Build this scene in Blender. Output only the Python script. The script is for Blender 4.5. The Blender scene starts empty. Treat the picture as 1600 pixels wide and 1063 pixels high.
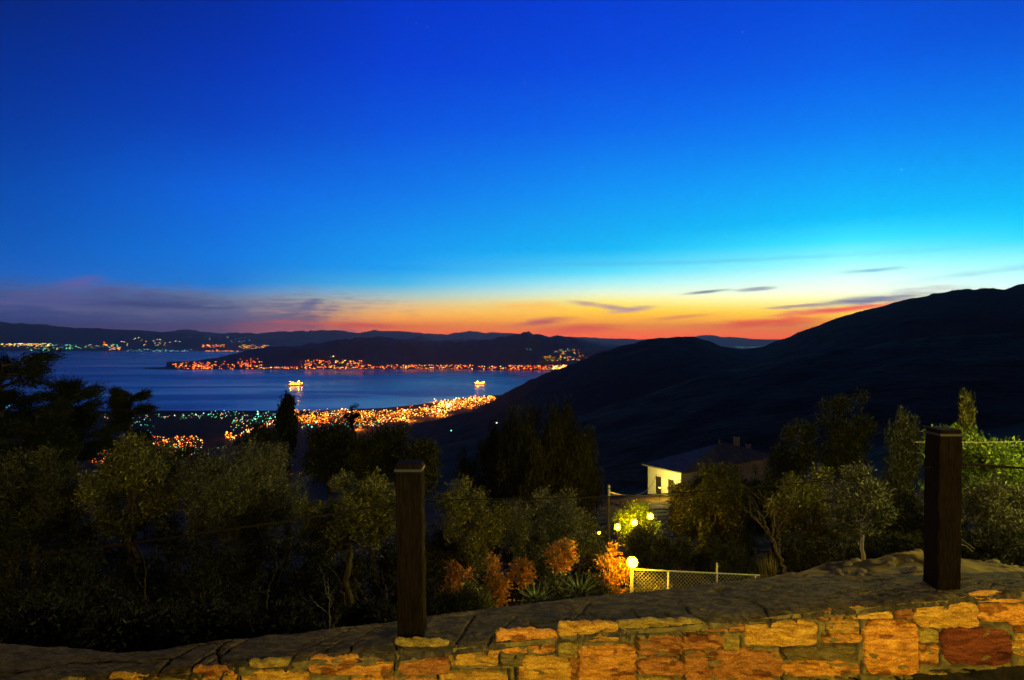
import bpy, math, random
import numpy as np
from mathutils import Vector, Matrix
C = bpy.context.scene.collection
S = bpy.context.scene
F = 978.0            # focal length in pixels of a 1600 px wide picture
CX, CY = 800.0, 531.5
SEA = -350.0

# ------------------------------------------------------------------ camera
cam = bpy.data.cameras.new('camera'); camo = bpy.data.objects.new('camera', cam); C.objects.link(camo)
cam.sensor_width = 36; cam.lens = 36*F/1600; cam.clip_start = .05; cam.clip_end = 300000
camo.location = (0, 0, 0); camo.rotation_euler = (math.pi/2, 0, 0); S.camera = camo
S.view_settings.view_transform = 'Standard'; S.view_settings.look = 'None'
S.view_settings.exposure = .3; S.view_settings.gamma = 1
S.cycles.max_bounces = 4; S.cycles.diffuse_bounces = 2; S.cycles.glossy_bounces = 3
S.cycles.transparent_max_bounces = 8; S.cycles.volume_bounces = 0
S.cycles.sample_clamp_indirect = 4

def lin(c):
    return [((x/255)/12.92 if x/255 <= .04045 else (((x/255)+.055)/1.055)**2.4) for x in c]
def azt(px, py):
    a = math.atan((px-CX)/F); return a, (CY-py)/F*math.cos(a)
def at(px, py, Y):
    return Vector(((px-CX)/F*Y, Y, (CY-py)/F*Y))

# ------------------------------------------------------------------ dusk sky
W = bpy.data.worlds.new("World"); S.world = W; W.use_nodes = True
nt = W.node_tree; nt.nodes.clear(); N = nt.nodes; L = nt.links
def node(t, **k):
    n = N.new(t)
    for a, b in k.items(): setattr(n, a, b)
    return n
def math_(op, a, b=None, clamp=False):
    n = node('ShaderNodeMath', operation=op, use_clamp=clamp)
    for i, v in enumerate((a, b)):
        if v is None: continue
        if isinstance(v, (int, float)): n.inputs[i].default_value = v
        else: L.new(v, n.inputs[i])
    return n.outputs[0]
tc = node('ShaderNodeTexCoord'); sep = node('ShaderNodeSeparateXYZ'); L.new(tc.outputs['Generated'], sep.inputs[0])
X_, Y_, Z_ = sep.outputs
hor = math_('SQRT', math_('ADD', math_('MULTIPLY', X_, X_), math_('MULTIPLY', Y_, Y_)))
T_ = math_('DIVIDE', Z_, math_('MAXIMUM', hor, .001))
A_ = math_('ARCTAN2', X_, Y_)
fac = math_('SQRT', math_('DIVIDE', math_('MAXIMUM', T_, 0), 1.2, True))
cols = [
 (-1500, [(531,(20,28,60)),(470,(22,34,80)),(400,(5,30,90)),(200,(0,16,70)),(0,(0,10,50)),(-400,(2,6,25))]),
 (40,  [(531,(42,56,98)),(505,(46,60,108)),(480,(50,70,120)),(455,(54,86,142)),(425,(20,86,180)),(380,(4,78,182)),(300,(0,64,176)),(200,(0,48,158)),(100,(0,40,143)),(0,(2,34,122)),(-400,(2,12,50))]),
 (350, [(531,(66,58,92)),(510,(84,76,108)),(485,(96,98,128)),(465,(88,112,152)),(445,(20,108,196)),(400,(0,104,216)),(300,(0,82,216)),(200,(0,56,186)),(100,(0,46,172)),(0,(0,40,150)),(-400,(2,14,60))]),
 (620, [(531,(240,84,30)),(518,(244,106,24)),(505,(248,138,36)),(492,(244,166,66)),(478,(222,175,120)),(462,(160,178,180)),(445,(70,165,215)),(420,(5,140,232)),(380,(0,128,234)),(300,(0,98,226)),(200,(0,72,214)),(100,(0,56,202)),(0,(0,50,190)),(-400,(2,16,70))]),
 (950, [(531,(245,76,8)),(520,(252,108,4)),(508,(255,150,8)),(495,(255,178,16)),(482,(255,200,44)),(470,(252,222,120)),(457,(228,228,204)),(442,(170,220,234)),(425,(90,200,242)),(390,(0,160,240)),(300,(0,124,238)),(200,(0,90,226)),(100,(0,68,214)),(0,(0,58,202)),(-400,(2,18,76))]),
 (1330,[(531,(240,78,10)),(515,(252,118,4)),(500,(255,166,8)),(485,(255,206,50)),(470,(255,234,150)),(455,(252,246,220)),(435,(228,244,240)),(405,(150,228,250)),(375,(60,204,252)),(340,(0,166,248)),(280,(0,140,244)),(200,(0,110,236)),(100,(0,84,222)),(0,(0,70,208)),(-400,(2,20,80))]),
 (1640,[(531,(240,100,60)),(500,(245,190,120)),(470,(235,228,200)),(440,(205,240,244)),(400,(140,226,250)),(370,(40,196,250)),(330,(0,170,248)),(260,(0,138,242)),(180,(0,110,232)),(80,(0,84,216)),(0,(0,68,200)),(-400,(2,20,80))]),
 (3200,[(531,(60,60,80)),(440,(30,60,110)),(300,(5,40,100)),(0,(0,16,60)),(-400,(2,6,26))]),
]
prev = None; pa = None
for px, st in cols:
    r = node('ShaderNodeValToRGB'); e = r.color_ramp.elements
    L.new(fac, r.inputs[0])
    pts = [(min(1, math.sqrt(max(0, azt(px, py)[1])/1.2)), lin(c)) for py, c in st]
    pts.append((1.0, lin((2, 5, 18))))
    pts.sort(key=lambda p: p[0])
    while len(e) < len(pts): e.new(.5)
    pts = [(p, (c[0], c[1]*(1+.5*math.exp(-((p-.42)/.17)**2)), c[2]*1.1)) for p, c in pts]
    for k, (p, c) in enumerate(pts):
        e[k].position = p; e[k].color = (*c, 1)
    a = azt(px, 0)[0]
    if prev is None: prev = r.outputs[0]
    else:
        mr = node('ShaderNodeMapRange', interpolation_type='LINEAR')
        mr.inputs['From Min'].default_value = pa; mr.inputs['From Max'].default_value = a
        L.new(A_, mr.inputs['Value'])
        mx = node('ShaderNodeMix', data_type='RGBA')
        L.new(mr.outputs[0], mx.inputs[0]); L.new(prev, mx.inputs[6]); L.new(r.outputs[0], mx.inputs[7])
        prev = mx.outputs[2]
    pa = a
# behind the viewer the sky is already night
back = node('ShaderNodeMapRange', interpolation_type='SMOOTHSTEP')
back.inputs['From Min'].default_value = .1; back.inputs['From Max'].default_value = -.7; L.new(Y_, back.inputs['Value'])
mx = node('ShaderNodeMix', data_type='RGBA'); L.new(back.outputs[0], mx.inputs[0]); L.new(prev, mx.inputs[6])
mx.inputs[7].default_value = (.003, .006, .02, 1); prev = mx.outputs[2]
# clouds, laid by direction
cv = node('ShaderNodeCombineXYZ'); L.new(A_, cv.inputs[0]); L.new(T_, cv.inputs[1])
sc = node('ShaderNodeVectorMath', operation='MULTIPLY'); L.new(cv.outputs[0], sc.inputs[0]); sc.inputs[1].default_value = (1, 4.5, 1)
nz = node('ShaderNodeTexNoise'); nz.inputs['Scale'].default_value = 11; nz.inputs['Detail'].default_value = 5; nz.inputs['Roughness'].default_value = .6
L.new(sc.outputs[0], nz.inputs['Vector'])
nz2 = node('ShaderNodeTexNoise'); nz2.inputs['Scale'].default_value = 30; nz2.inputs['Detail'].default_value = 4
sc2 = node('ShaderNodeVectorMath', operation='MULTIPLY'); L.new(cv.outputs[0], sc2.inputs[0]); sc2.inputs[1].default_value = (1, 9, 1)
L.new(sc2.outputs[0], nz2.inputs['Vector'])
nsum = math_('ADD', math_('MULTIPLY', math_('SUBTRACT', nz.outputs[0], .5), 2.2), math_('MULTIPLY', math_('SUBTRACT', nz2.outputs[0], .5), 1.6))
def cloud(px, py, hw, hh, col, op=.8, slope=0., soft=.9, noise=1.):
    global prev
    a, t = azt(px, py); wa = hw/F*math.cos(a)**2; wt = hh/F*math.cos(a)
    s = node('ShaderNodeVectorMath', operation='SUBTRACT'); L.new(cv.outputs[0], s.inputs[0]); s.inputs[1].default_value = (a, t, 0)
    rt = node('ShaderNodeVectorRotate', rotation_type='Z_AXIS'); L.new(s.outputs[0], rt.inputs[0]); rt.inputs['Angle'].default_value = -math.atan(slope)
    m = node('ShaderNodeVectorMath', operation='MULTIPLY'); L.new(rt.outputs[0], m.inputs[0]); m.inputs[1].default_value = (1/wa, 1/wt, 0)
    ln = node('ShaderNodeVectorMath', operation='LENGTH'); L.new(m.outputs[0], ln.inputs[0])
    d = math_('ADD', ln.outputs['Value'], math_('MULTIPLY', nsum, noise))
    mr = node('ShaderNodeMapRange', interpolation_type='SMOOTHSTEP'); L.new(d, mr.inputs['Value'])
    mr.inputs['From Min'].default_value = 1+soft*.4; mr.inputs['From Max'].default_value = 1-soft
    mr.inputs['To Max'].default_value = op
    x = node('ShaderNodeMix', data_type='RGBA'); L.new(mr.outputs[0], x.inputs[0]); L.new(prev, x.inputs[6]); x.inputs[7].default_value = (*lin(col), 1)
    prev = x.outputs[2]
cloud(150, 488, 430, 32, (56, 64, 112), .85, 0, .9, 1.0)
cloud(330, 478, 260, 24, (100, 104, 132), .6, .02, 1.0, 1.1)
cloud(200, 474, 150, 9, (44, 58, 108), .8, -.02, .9, 1.0)
cloud(110, 462, 150, 20, (80, 84, 136), .7, .12, .9, 1.1)
cloud(128, 440, 42, 13, (96, 88, 148), .7, .35, .9, 1.0)
cloud(235, 466, 130, 8, (62, 78, 126), .6, -.04, .9, .8)
cloud(482, 477, 26, 8, (92, 96, 132), .85, .3, .9, .7)
cloud(482, 503, 38, 14, (96, 84, 112), .8, .1, 1.0, .7)
cloud(560, 508, 110, 5, (225, 92, 50), .97, -.03, 1.0, .7)
cloud(440, 512, 100, 10, (160, 92, 100), .6, 0, 1.0, .7)
cloud(845, 503, 45, 6, (190, 90, 80), .97, .12, 1.0, .6)
cloud(900, 515, 70, 8, (232, 84, 36), .97, .05, 1.0, .6)
cloud(915, 474, 28, 5, (190, 150, 130), .97, -.1, 1.0, .6)
cloud(955, 480, 32, 5, (180, 144, 134), .97, -.12, 1.0, .6)
cloud(985, 484, 38, 5, (178, 146, 140), .97, .1, 1.0, .6)
cloud(1105, 456, 40, 3, (120, 124, 150), .95, .09, .9, .35)
cloud(1180, 452, 38, 4, (130, 136, 160), .8, .06, .9, .45)
cloud(1060, 496, 60, 3, (226, 140, 66), .97, .08, 1.0, .5)
cloud(1190, 505, 110, 8, (240, 88, 26), .97, .06, 1.0, .7)
cloud(1290, 486, 100, 5, (228, 110, 84), .97, .07, 1.0, .6)
cloud(1340, 481, 130, 5, (240, 84, 60), .97, .10, 1.0, .5)
cloud(1360, 469, 120, 8, (112, 116, 150), .97, .08, 1.0, .6)
cloud(1250, 478, 55, 3, (170, 140, 140), .97, .06, .9, .5)
cloud(1440, 452, 70, 5, (180, 178, 190), .6, .05, 1.0, .6)
cloud(1360, 423, 50, 4, (120, 196, 226), .97, .04, 1.0, .6)
cloud(1540, 425, 120, 6, (120, 190, 220), .4, .1, 1.0, .8)
cloud(1000, 412, 420, 4, (80, 170, 225), .3, .0, 1.0, .8)
cloud(830, 478, 60, 8, (250, 170, 60), .5, .0, 1.0, .7)
for sx, sy in ((1409,265),(650,37),(668,42),(272,240),(820,130),(1160,50),(380,260)):   # first stars
    cloud(sx, sy, 1.1, 1.1, (190, 225, 255), .8 if sx == 1409 else .4, 0, .9, 0)
nish = node('ShaderNodeTexSky', sky_type='NISHITA', sun_disc=False)
nish.sun_elevation = math.radians(-4); nish.sun_rotation = math.radians(18)
nm = node('ShaderNodeMix', data_type='RGBA', blend_type='ADD'); nm.inputs[0].default_value = .02
L.new(prev, nm.inputs[6]); L.new(nish.outputs[0], nm.inputs[7])
gain = math_('ADD', .88, math_('MULTIPLY', math_('POWER', 2.71828, math_('MULTIPLY', math_('MAXIMUM', T_, 0), -25)), 2.3))
bg = node('ShaderNodeBackground'); L.new(gain, bg.inputs[1]); L.new(nm.outputs[2], bg.inputs[0])
wo = node('ShaderNodeOutputWorld'); L.new(bg.outputs[0], wo.inputs[0])

# ------------------------------------------------------------------ helpers
rs = np.random.RandomState(7); R = random.Random(11)
def tag(o, label=None, cat=None, group=None, kind=None):
    if label: o['label'] = label
    if cat: o['category'] = cat
    if group: o['group'] = group
    if kind: o['kind'] = kind
    return o
def empty(name, loc=(0, 0, 0), label=None, cat=None, group=None):
    o = bpy.data.objects.new(name, None); C.objects.link(o); o.location = loc; o.empty_display_size = .1
    return tag(o, label, cat, group)
def npmesh(name, V, Fc, mat, parent=None, smooth=False, col=None):
    """V (n,3); Fc list of (m,k) arrays of face indices"""
    me = bpy.data.meshes.new(name); V = np.asarray(V, dtype=np.float64)
    if not isinstance(Fc, list): Fc = [Fc]
    Fc = [np.asarray(f, dtype=np.int32) for f in Fc if len(f)]
    idx = np.concatenate([f.ravel() for f in Fc]); tot = np.concatenate([np.full(len(f), f.shape[1], dtype=np.int32) for f in Fc])
    me.vertices.add(len(V)); me.vertices.foreach_set('co', V.astype(np.float32).ravel())
    me.loops.add(len(idx)); me.loops.foreach_set('vertex_index', idx)
    me.polygons.add(len(tot)); me.polygons.foreach_set('loop_start', np.concatenate([[0], np.cumsum(tot)[:-1]]).astype(np.int32))
    me.polygons.foreach_set('loop_total', tot)
    me.polygons.foreach_set('use_smooth', np.full(len(tot), bool(smooth)))
    me.update(calc_edges=True)
    if col is not None:
        at_ = me.color_attributes.new('tint', 'FLOAT_COLOR', 'POINT')
        cc = np.ones((len(V), 4), dtype=np.float32); cc[:, :3] = col; at_.data.foreach_set('color', cc.ravel())
    me.materials.append(mat)
    o = bpy.data.objects.new(name, me); C.objects.link(o)
    if parent: o.parent = parent
    return o
class MB:
    def __init__(s): s.v = []; s.q = []; s.t = []; s.n = 0
    def add(s, V, Q=None, T=None):
        V = np.asarray(V, dtype=float); s.v.append(V)
        if Q is not None and len(Q): s.q.append(np.asarray(Q)+s.n)
        if T is not None and len(T): s.t.append(np.asarray(T)+s.n)
        s.n += len(V); return s
    def box(s, c, d, rot=0., M=None):
        x, y, z = [k/2 for k in d]
        V = np.array([[a*x, b*y, e*z] for a in (-1, 1) for b in (-1, 1) for e in (-1, 1)])
        if M is not None: V = V @ np.array(M.to_3x3()).T
        cr, sr = math.cos(rot), math.sin(rot); V = np.c_[V[:, 0]*cr-V[:, 1]*sr, V[:, 0]*sr+V[:, 1]*cr, V[:, 2]]+np.array(c)
        return s.add(V, [[0,1,3,2],[4,6,7,5],[0,4,5,1],[2,3,7,6],[0,2,6,4],[1,5,7,3]])
    def tube(s, P, rad, seg=6, cap=True):
        P = np.asarray(P, dtype=float); n = len(P)
        rad = np.full(n, rad) if np.isscalar(rad) else np.asarray(rad)
        T = np.gradient(P, axis=0); T /= np.linalg.norm(T, axis=1)[:, None]+1e-9
        ref = np.array([0, 0, 1.]) if abs(T[:, 2]).mean() < .8 else np.array([1., 0, 0])
        A = np.cross(T, ref); A /= np.linalg.norm(A, axis=1)[:, None]+1e-9; B = np.cross(T, A)
        th = np.arange(seg)/seg*2*math.pi
        V = P[:, None, :]+rad[:, None, None]*(A[:, None, :]*np.cos(th)[None, :, None]+B[:, None, :]*np.sin(th)[None, :, None])
        i = np.arange(n-1)[:, None]*seg; j = np.arange(seg)[None, :]; k = (j+1) % seg
        Q = np.stack([i+j, i+k, i+seg+k, i+seg+j], -1).reshape(-1, 4)
        V = V.reshape(-1, 3); Tt = []
        if cap:
            V = np.vstack([V, P[0], P[-1]]); a = n*seg
            Tt = [[a, (q+1) % seg, q] for q in range(seg)]+[[a+1, (n-1)*seg+q, (n-1)*seg+(q+1) % seg] for q in range(seg)]
        return s.add(V, Q, Tt)
    def ball(s, c, r, u=10, v=7, sz=1.):
        V = [[math.sin(math.pi*j/v)*math.cos(2*math.pi*i/u), math.sin(math.pi*j/v)*math.sin(2*math.pi*i/u), math.cos(math.pi*j/v)*sz] for j in range(v+1) for i in range(u)]
        Q = [[j*u+i, (j+1)*u+i, (j+1)*u+(i+1) % u, j*u+(i+1) % u] for j in range(v) for i in range(u)]
        return s.add(np.array(V)*r+np.array(c), Q)
    def lathe(s, prof, c, seg=12):
        V = [[r*math.cos(2*math.pi*i/seg), r*math.sin(2*math.pi*i/seg), z] for r, z in prof for i in range(seg)]
        Q = [[j*seg+i, j*seg+(i+1) % seg, (j+1)*seg+(i+1) % seg, (j+1)*seg+i] for j in range(len(prof)-1) for i in range(seg)]
        return s.add(np.array(V)+np.array(c), Q)
    def build(s, name, mat, parent=None, smooth=False):
        fc = []
        if s.q: fc.append(np.vstack(s.q))
        if s.t: fc.append(np.vstack(s.t))
        return npmesh(name, np.vstack(s.v), fc, mat, parent, smooth)
def hsh(ix, iy, iz, seed):
    h = (ix.astype(np.int64)*374761393+iy.astype(np.int64)*668265263+iz.astype(np.int64)*2147483647+seed*1274126177) & 0xffffffff
    h = ((h ^ (h >> 13))*1274126177) & 0xffffffff; h = h ^ (h >> 16)
    return (h & 0xffffff)/float(0xffffff)
def vnoise(x, y, z=None, seed=0):
    if z is None: z = np.zeros_like(x)
    xi, yi, zi = np.floor(x), np.floor(y), np.floor(z); fx, fy, fz = x-xi, y-yi, z-zi
    fx = fx*fx*(3-2*fx); fy = fy*fy*(3-2*fy); fz = fz*fz*(3-2*fz); r = 0
    for a in (0, 1):
        for b in (0, 1):
            for c in (0, 1):
                w = (fx if a else 1-fx)*(fy if b else 1-fy)*(fz if c else 1-fz)
                r = r+w*hsh((xi+a), (yi+b), (zi+c), seed)
    return r*2-1
def fbm(x, y, z=None, o=4, seed=0, g=.5):
    r = 0; a = 1.
    for k in range(o):
        r = r+a*vnoise(x*2**k, y*2**k, None if z is None else z*2**k, seed+k*17); a *= g
    return r
def gridq(nu, nv):
    i = np.arange(nu-1)[:, None]; j = np.arange(nv-1)[None, :]; a = i*nv+j
    return np.stack([a, a+nv, a+nv+1, a+1], -1).reshape(-1, 4)

# ------------------------------------------------------------------ materials
def mat(name, base, rough=.8, noise=None, bump=None, spec=.3, metal=0., tint=False, island=None, trans=0., coord='Object'):
    """noise: (scale, other colour, detail[, (sx,sy,sz)]); bump: (scale, strength, distance[, stretch])"""
    m = bpy.data.materials.new(name); m.use_nodes = True; t = m.node_tree; b = t.nodes['Principled BSDF']
    b.inputs['Roughness'].default_value = rough; b.inputs['Specular IOR Level'].default_value = spec; b.inputs['Metallic'].default_value = metal
    tcn = t.nodes.new('ShaderNodeTexCoord'); src = tcn.outputs[coord]
    def vec(st):
        if not st: return src
        mp = t.nodes.new('ShaderNodeVectorMath'); mp.operation = 'MULTIPLY'; t.links.new(src, mp.inputs[0]); mp.inputs[1].default_value = st; return mp.outputs[0]
    col = None
    def rgb(c):
        n = t.nodes.new('ShaderNodeRGB'); n.outputs[0].default_value = (*c, 1); return n.outputs[0]
    col = rgb(base)
    def mixc(f, a, bb, bt='MIX'):
        x = t.nodes.new('ShaderNodeMix'); x.data_type = 'RGBA'; x.blend_type = bt
        if isinstance(f, float): x.inputs[0].default_value = f
        else: t.links.new(f, x.inputs[0])
        t.links.new(a, x.inputs[6]); t.links.new(bb, x.inputs[7]); return x.outputs[2]
    for nn in (noise if isinstance(noise, list) else [noise] if noise else []):
        n = t.nodes.new('ShaderNodeTexNoise'); n.inputs['Scale'].default_value = nn[0]; n.inputs['Detail'].default_value = nn[2]; n.inputs['Roughness'].default_value = .65
        t.links.new(vec(nn[3] if len(nn) > 3 else None), n.inputs['Vector'])
        r = t.nodes.new('ShaderNodeMapRange'); r.inputs['From Min'].default_value = .38; r.inputs['From Max'].default_value = .62; t.links.new(n.outputs[0], r.inputs[0])
        col = mixc(r.outputs[0], col, rgb(nn[1]))
    if island:
        g = t.nodes.new('ShaderNodeNewGeometry'); r = t.nodes.new('ShaderNodeValToRGB'); t.links.new(g.outputs['Random Per Island'], r.inputs[0])
        e = r.color_ramp.elements
        while len(e) < len(island): e.new(.5)
        for k, c in enumerate(island): e[k].position = k/(len(island)-1); e[k].color = (*c, 1)
        col = mixc(1., col, r.outputs[0], 'MULTIPLY')
    if tint:
        a = t.nodes.new('ShaderNodeAttribute'); a.attribute_name = 'tint'; col = mixc(1., col, a.outputs['Color'], 'MULTIPLY')
    t.links.new(col, b.inputs['Base Color'])
    if bump:
        n = t.nodes.new('ShaderNodeTexNoise'); n.inputs['Scale'].default_value = bump[0]; n.inputs['Detail'].default_value = 6; n.inputs['Roughness'].default_value = .6
        t.links.new(vec(bump[3] if len(bump) > 3 else None), n.inputs['Vector'])
        bp = t.nodes.new('ShaderNodeBump'); bp.inputs['Strength'].default_value = bump[1]; bp.inputs['Distance'].default_value = bump[2]
        t.links.new(n.outputs[0], bp.inputs['Height']); t.links.new(bp.outputs[0], b.inputs['Normal'])
    if trans:
        tr = t.nodes.new('ShaderNodeBsdfTranslucent'); t.links.new(col, tr.inputs[0]); ms = t.nodes.new('ShaderNodeMixShader'); ms.inputs[0].default_value = trans
        t.links.new(b.outputs[0], ms.inputs[1]); t.links.new(tr.outputs[0], ms.inputs[2]); t.links.new(ms.outputs[0], t.nodes['Material Output'].inputs[0])
    return m
def emat(name, c, s, sampled=False):
    m = bpy.data.materials.new(name); m.use_nodes = True; b = m.node_tree.nodes['Principled BSDF']
    b.inputs['Base Color'].default_value = (.5, .5, .5, 1); b.inputs['Emission Color'].default_value = (*c, 1); b.inputs['Emission Strength'].default_value = s
    if not sampled: m.cycles.emission_sampling = 'NONE'
    return m
ISL = [(.25, .28, .25), (.4, .45, .4), (.65, .7, .6), (1.1, 1.15, .8), (3.0, 2.8, 1.3)]  # random leaf tones; the brightest step paints lit glints into the colour
M = dict(
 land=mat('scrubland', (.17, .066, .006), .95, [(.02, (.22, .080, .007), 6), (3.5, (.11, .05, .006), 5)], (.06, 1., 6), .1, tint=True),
 farland=mat('far_land', (.36, .31, .30), .95, [(.0008, (.28, .24, .23), 6)], None, .1),
 stone=mat('wall_stone', (.85, .85, .85), .8, [(7, (.60, .46, .34), 8, (1, 1, 3.5)), (60, (1., .92, .75), 5, (1, 1, 2))], (90, 1., .006, (1, 1, 2.4)), .3, tint=True),
 mortar=mat('wall_mortar', (.24, .20, .06), .95, [(5, (.15, .13, .045), 6), (55, (.30, .24, .08), 4), (14, (.12, .10, .05), 5)], (90, 1., .005), .15),
 cement=mat('cement_coping', (.070, .062, .055), .93, [(3, (.055, .048, .04), 7, (1, 2, 1)), (38, (.15, .115, .06), 6, (1, 2.5, 1)), (16, (.03, .028, .026), 7, (1, 2.2, 1))], (60, 1., .014, (1, 1.8, 1)), .15),
 wood=mat('weathered_wood', (.0042, .0030, .002), .85, [(6, (.002, .0016, .0012), 6, (6, 6, .7)), (40, (.009, .006, .0035), 5, (3, 3, .35))], (30, 1., .004, (4, 4, .3)), .04),
 floor=mat('terrace_ground', (.045, .04, .032), .95, [(14, (.025, .022, .02), 6)], (40, 1., .01), .1),
 rope=mat('rope', (.012, .009, .007), .9, [(80, (.006, .005, .004), 3)], None, .1),
 wire=mat('galvanised_wire', (.24, .22, .18), .45, None, None, .5, .6),
 bark=mat('bark', (.10, .08, .055), .95, [(8, (.05, .042, .032), 5, (3, 3, .6))], (25, .8, .01, (3, 3, .6)), .1),
 palebark=mat('pale_bark', (.30, .26, .20), .9, [(20, (.18, .15, .11), 5)], None, .1),
 olive=mat('olive_leaves', (.085, .09, .055), .42, None, None, .5, island=ISL, trans=.25),
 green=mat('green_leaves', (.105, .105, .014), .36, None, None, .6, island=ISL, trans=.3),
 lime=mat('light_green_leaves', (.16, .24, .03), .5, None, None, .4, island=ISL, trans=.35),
 pine=mat('dark_needles', (.022, .032, .016), .7, None, None, .2, island=ISL, trans=.1),
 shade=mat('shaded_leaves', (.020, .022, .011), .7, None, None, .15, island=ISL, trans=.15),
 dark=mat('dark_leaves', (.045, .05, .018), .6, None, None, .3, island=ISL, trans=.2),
 red=mat('red_leaves', (.40, .19, .045), .5, None, None, .4, island=[(.35, .9, .3), (.8, .9, .8), (1.2, .8, .7), (1.6, 1.5, 1.2)], trans=.3),
 agave=mat('agave_leaf', (.30, .36, .08), .5, [(12, (.10, .13, .05), 3)], None, .4),
 dead=mat('bleached_twig', (.26, .24, .21), .9, None, None, .1),
 dry=mat('dry_grass', (.16, .12, .05), .9, None, None, .1, island=ISL, trans=.3),
 metal=mat('painted_steel', (.30, .29, .26), .5, None, None, .5, .4),
 darkmetal=mat('dark_lamp_metal', (.03, .03, .03), .5, None, None, .4, .5),
 plaster=mat('cream_plaster', (.62, .58, .46), .9, [(1.2, (.54, .50, .40), 5)], None, .1),
 slate=mat('slate_roof', (.20, .18, .14), .8, [(3, (.11, .10, .085), 6, (1, 1, 4)), (1.2, (.25, .23, .18), 5)], (9, .6, .05), .2),
 shutter=mat('dark_shutter', (.03, .02, .014), .7, None, None, .2),
 brick=mat('chimney_render', (.50, .42, .34), .9, [(4, (.40, .33, .26), 4)], None, .1),
 hull=mat('ship_paint', (.5, .48, .44), .5, None, None, .4),
)
# ------------------------------------------------------------------ terrain
def prof(pts, px):
    p = np.array(pts, dtype=float); return np.interp(px, p[:, 0], p[:, 1])
RB = [(-2000,760),(400,757),(500,745),(560,722),(620,704),(700,692),(800,674),(860,660),(930,642),(1000,618),(1100,589),(1200,566),(1300,547),(1400,533),(1500,526),(1600,520),(1900,508),(3000,480)]
RA = [(560,692),(600,678),(640,664),(700,651),(740,641),(770,627),(800,609),(830,592),(860,581),(880,573),(910,562),(940,550),(970,541),(1000,533),(1030,528),(1060,526),(1085,526),(1105,531),(1130,543),(1160,545),(1190,542),(1230,527),(1270,511),(1300,500),(1340,488),(1380,478),(1410,468),(1440,464),(1470,457),(1500,452),(1540,450),(1570,452),(1600,442),(1700,428),(1900,415),(3000,380)]
SH = [(-2000,643),(500,642),(600,638),(650,633),(700,626),(740,621),(800,616),(900,610),(3000,600)]
ncol = [-1400, 0, 700, 950, 1100, 1150, 1300, 1430, 1600, 2000, 3000]
near = [
 (1.5,  [-2.6]*11), (3.4, [-2.6,-2.6,-2.6,-2.5,-2.4,-2.3,-2.2,-2.1,-2.1,-2.0,-2.0]),
 (6,  [-3.5,-3.5,-3.6,-3.2,-2.8,-2.6,-2.38,-2.22,-2.35,-2.4,-2.4]),
 (8,  [-4.3,-4.3,-4.3,-4.1,-3.5,-3.12,-2.87,-2.66,-2.92,-3,-3]),
 (9.5,[-4.8,-4.8,-4.8,-4.6,-4.2,-3.9,-3.45,-3.3,-3.5,-3.6,-3.6]),
 (13, [-6,-6,-6,-5.8,-5.5,-5.5,-5.2,-4.9,-4.8,-4.5,-4.5]),
 (22, [-9,-9,-9,-8.8,-8.6,-8.4,-8.1,-7.5,-7,-6.5,-6.5]),
 (40, [-15,-15,-14.5,-13.6,-13,-13,-13,-12,-11,-10,-8]),
 (75, [-24,-24,-22,-19,-18,-18,-19,-18,-16,-14,-10]),
 (150,[-42,-42,-42,-42,-42,-42,-42,-38,-32,-26,-18]),
 (350,[-88,-88,-90,-85,-80,-78,-66,-52,-46,-36,-20])]
def terrain_col(px):
    if 520 < px < 640:
        k = (px-520)/120; k = k*k*(3-2*k); a0, b0 = terrain_one(px, True); a1, b1 = terrain_one(px, False); lt = np.log(TY)
        return lt, np.interp(lt, a0, b0)*(1-k)+np.interp(lt, a1, b1)*k
    return terrain_one(px, px < 560)
def terrain_one(px, left):
    ys = [y for y, _ in near]; zs = [float(np.interp(px, ncol, z)) for _, z in near]
    zb = (CY-prof(RB, px))/F*700; ys.append(700); zs.append(zb)
    shY = 350*F/(prof(SH, px)-CY)
    if left:
        ys += [1200, 1650, 1750, shY, shY+60, 6000]; zs += [-275, -342, -348, -348.6, -356, -380]
    else:
        za = max(-348, (CY-prof(RA, px))/F*2300)
        pm = max(prof(RB, px), prof(RA, px))+26
        ys += [1350, 2300]; zs += [min((CY-pm)/F*1350, (zb+za)/2-20), za]
        ys += [2300+60+max(0, (za+348)*1.6)]; zs += [-348]
        s2 = max(shY, ys[-1]+80); ys += [s2, s2+60, 8500]; zs += [-348.6, -356, -380]
    return np.log(np.array(ys)), np.array(zs)
TPX = np.concatenate([np.linspace(-1900, -50, 60), np.linspace(-40, 1640, 420), np.linspace(1660, 3000, 50)])
TY = np.concatenate([np.exp(np.linspace(math.log(1.5), math.log(1600), 230)), np.arange(1620, 4700, 22), np.arange(4750, 8500, 250)])
TZ = np.zeros((len(TPX), len(TY)))
for i, p in enumerate(TPX):
    a, b = terrain_col(p); TZ[i] = np.interp(np.log(TY), a, b)
gx = (TPX[:, None]-CX)/F*TY[None, :]; gy = np.broadcast_to(TY[None, :], gx.shape)
amp = np.clip(TY/500, .02, 1.7)[None, :]*(TZ > -346)
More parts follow.
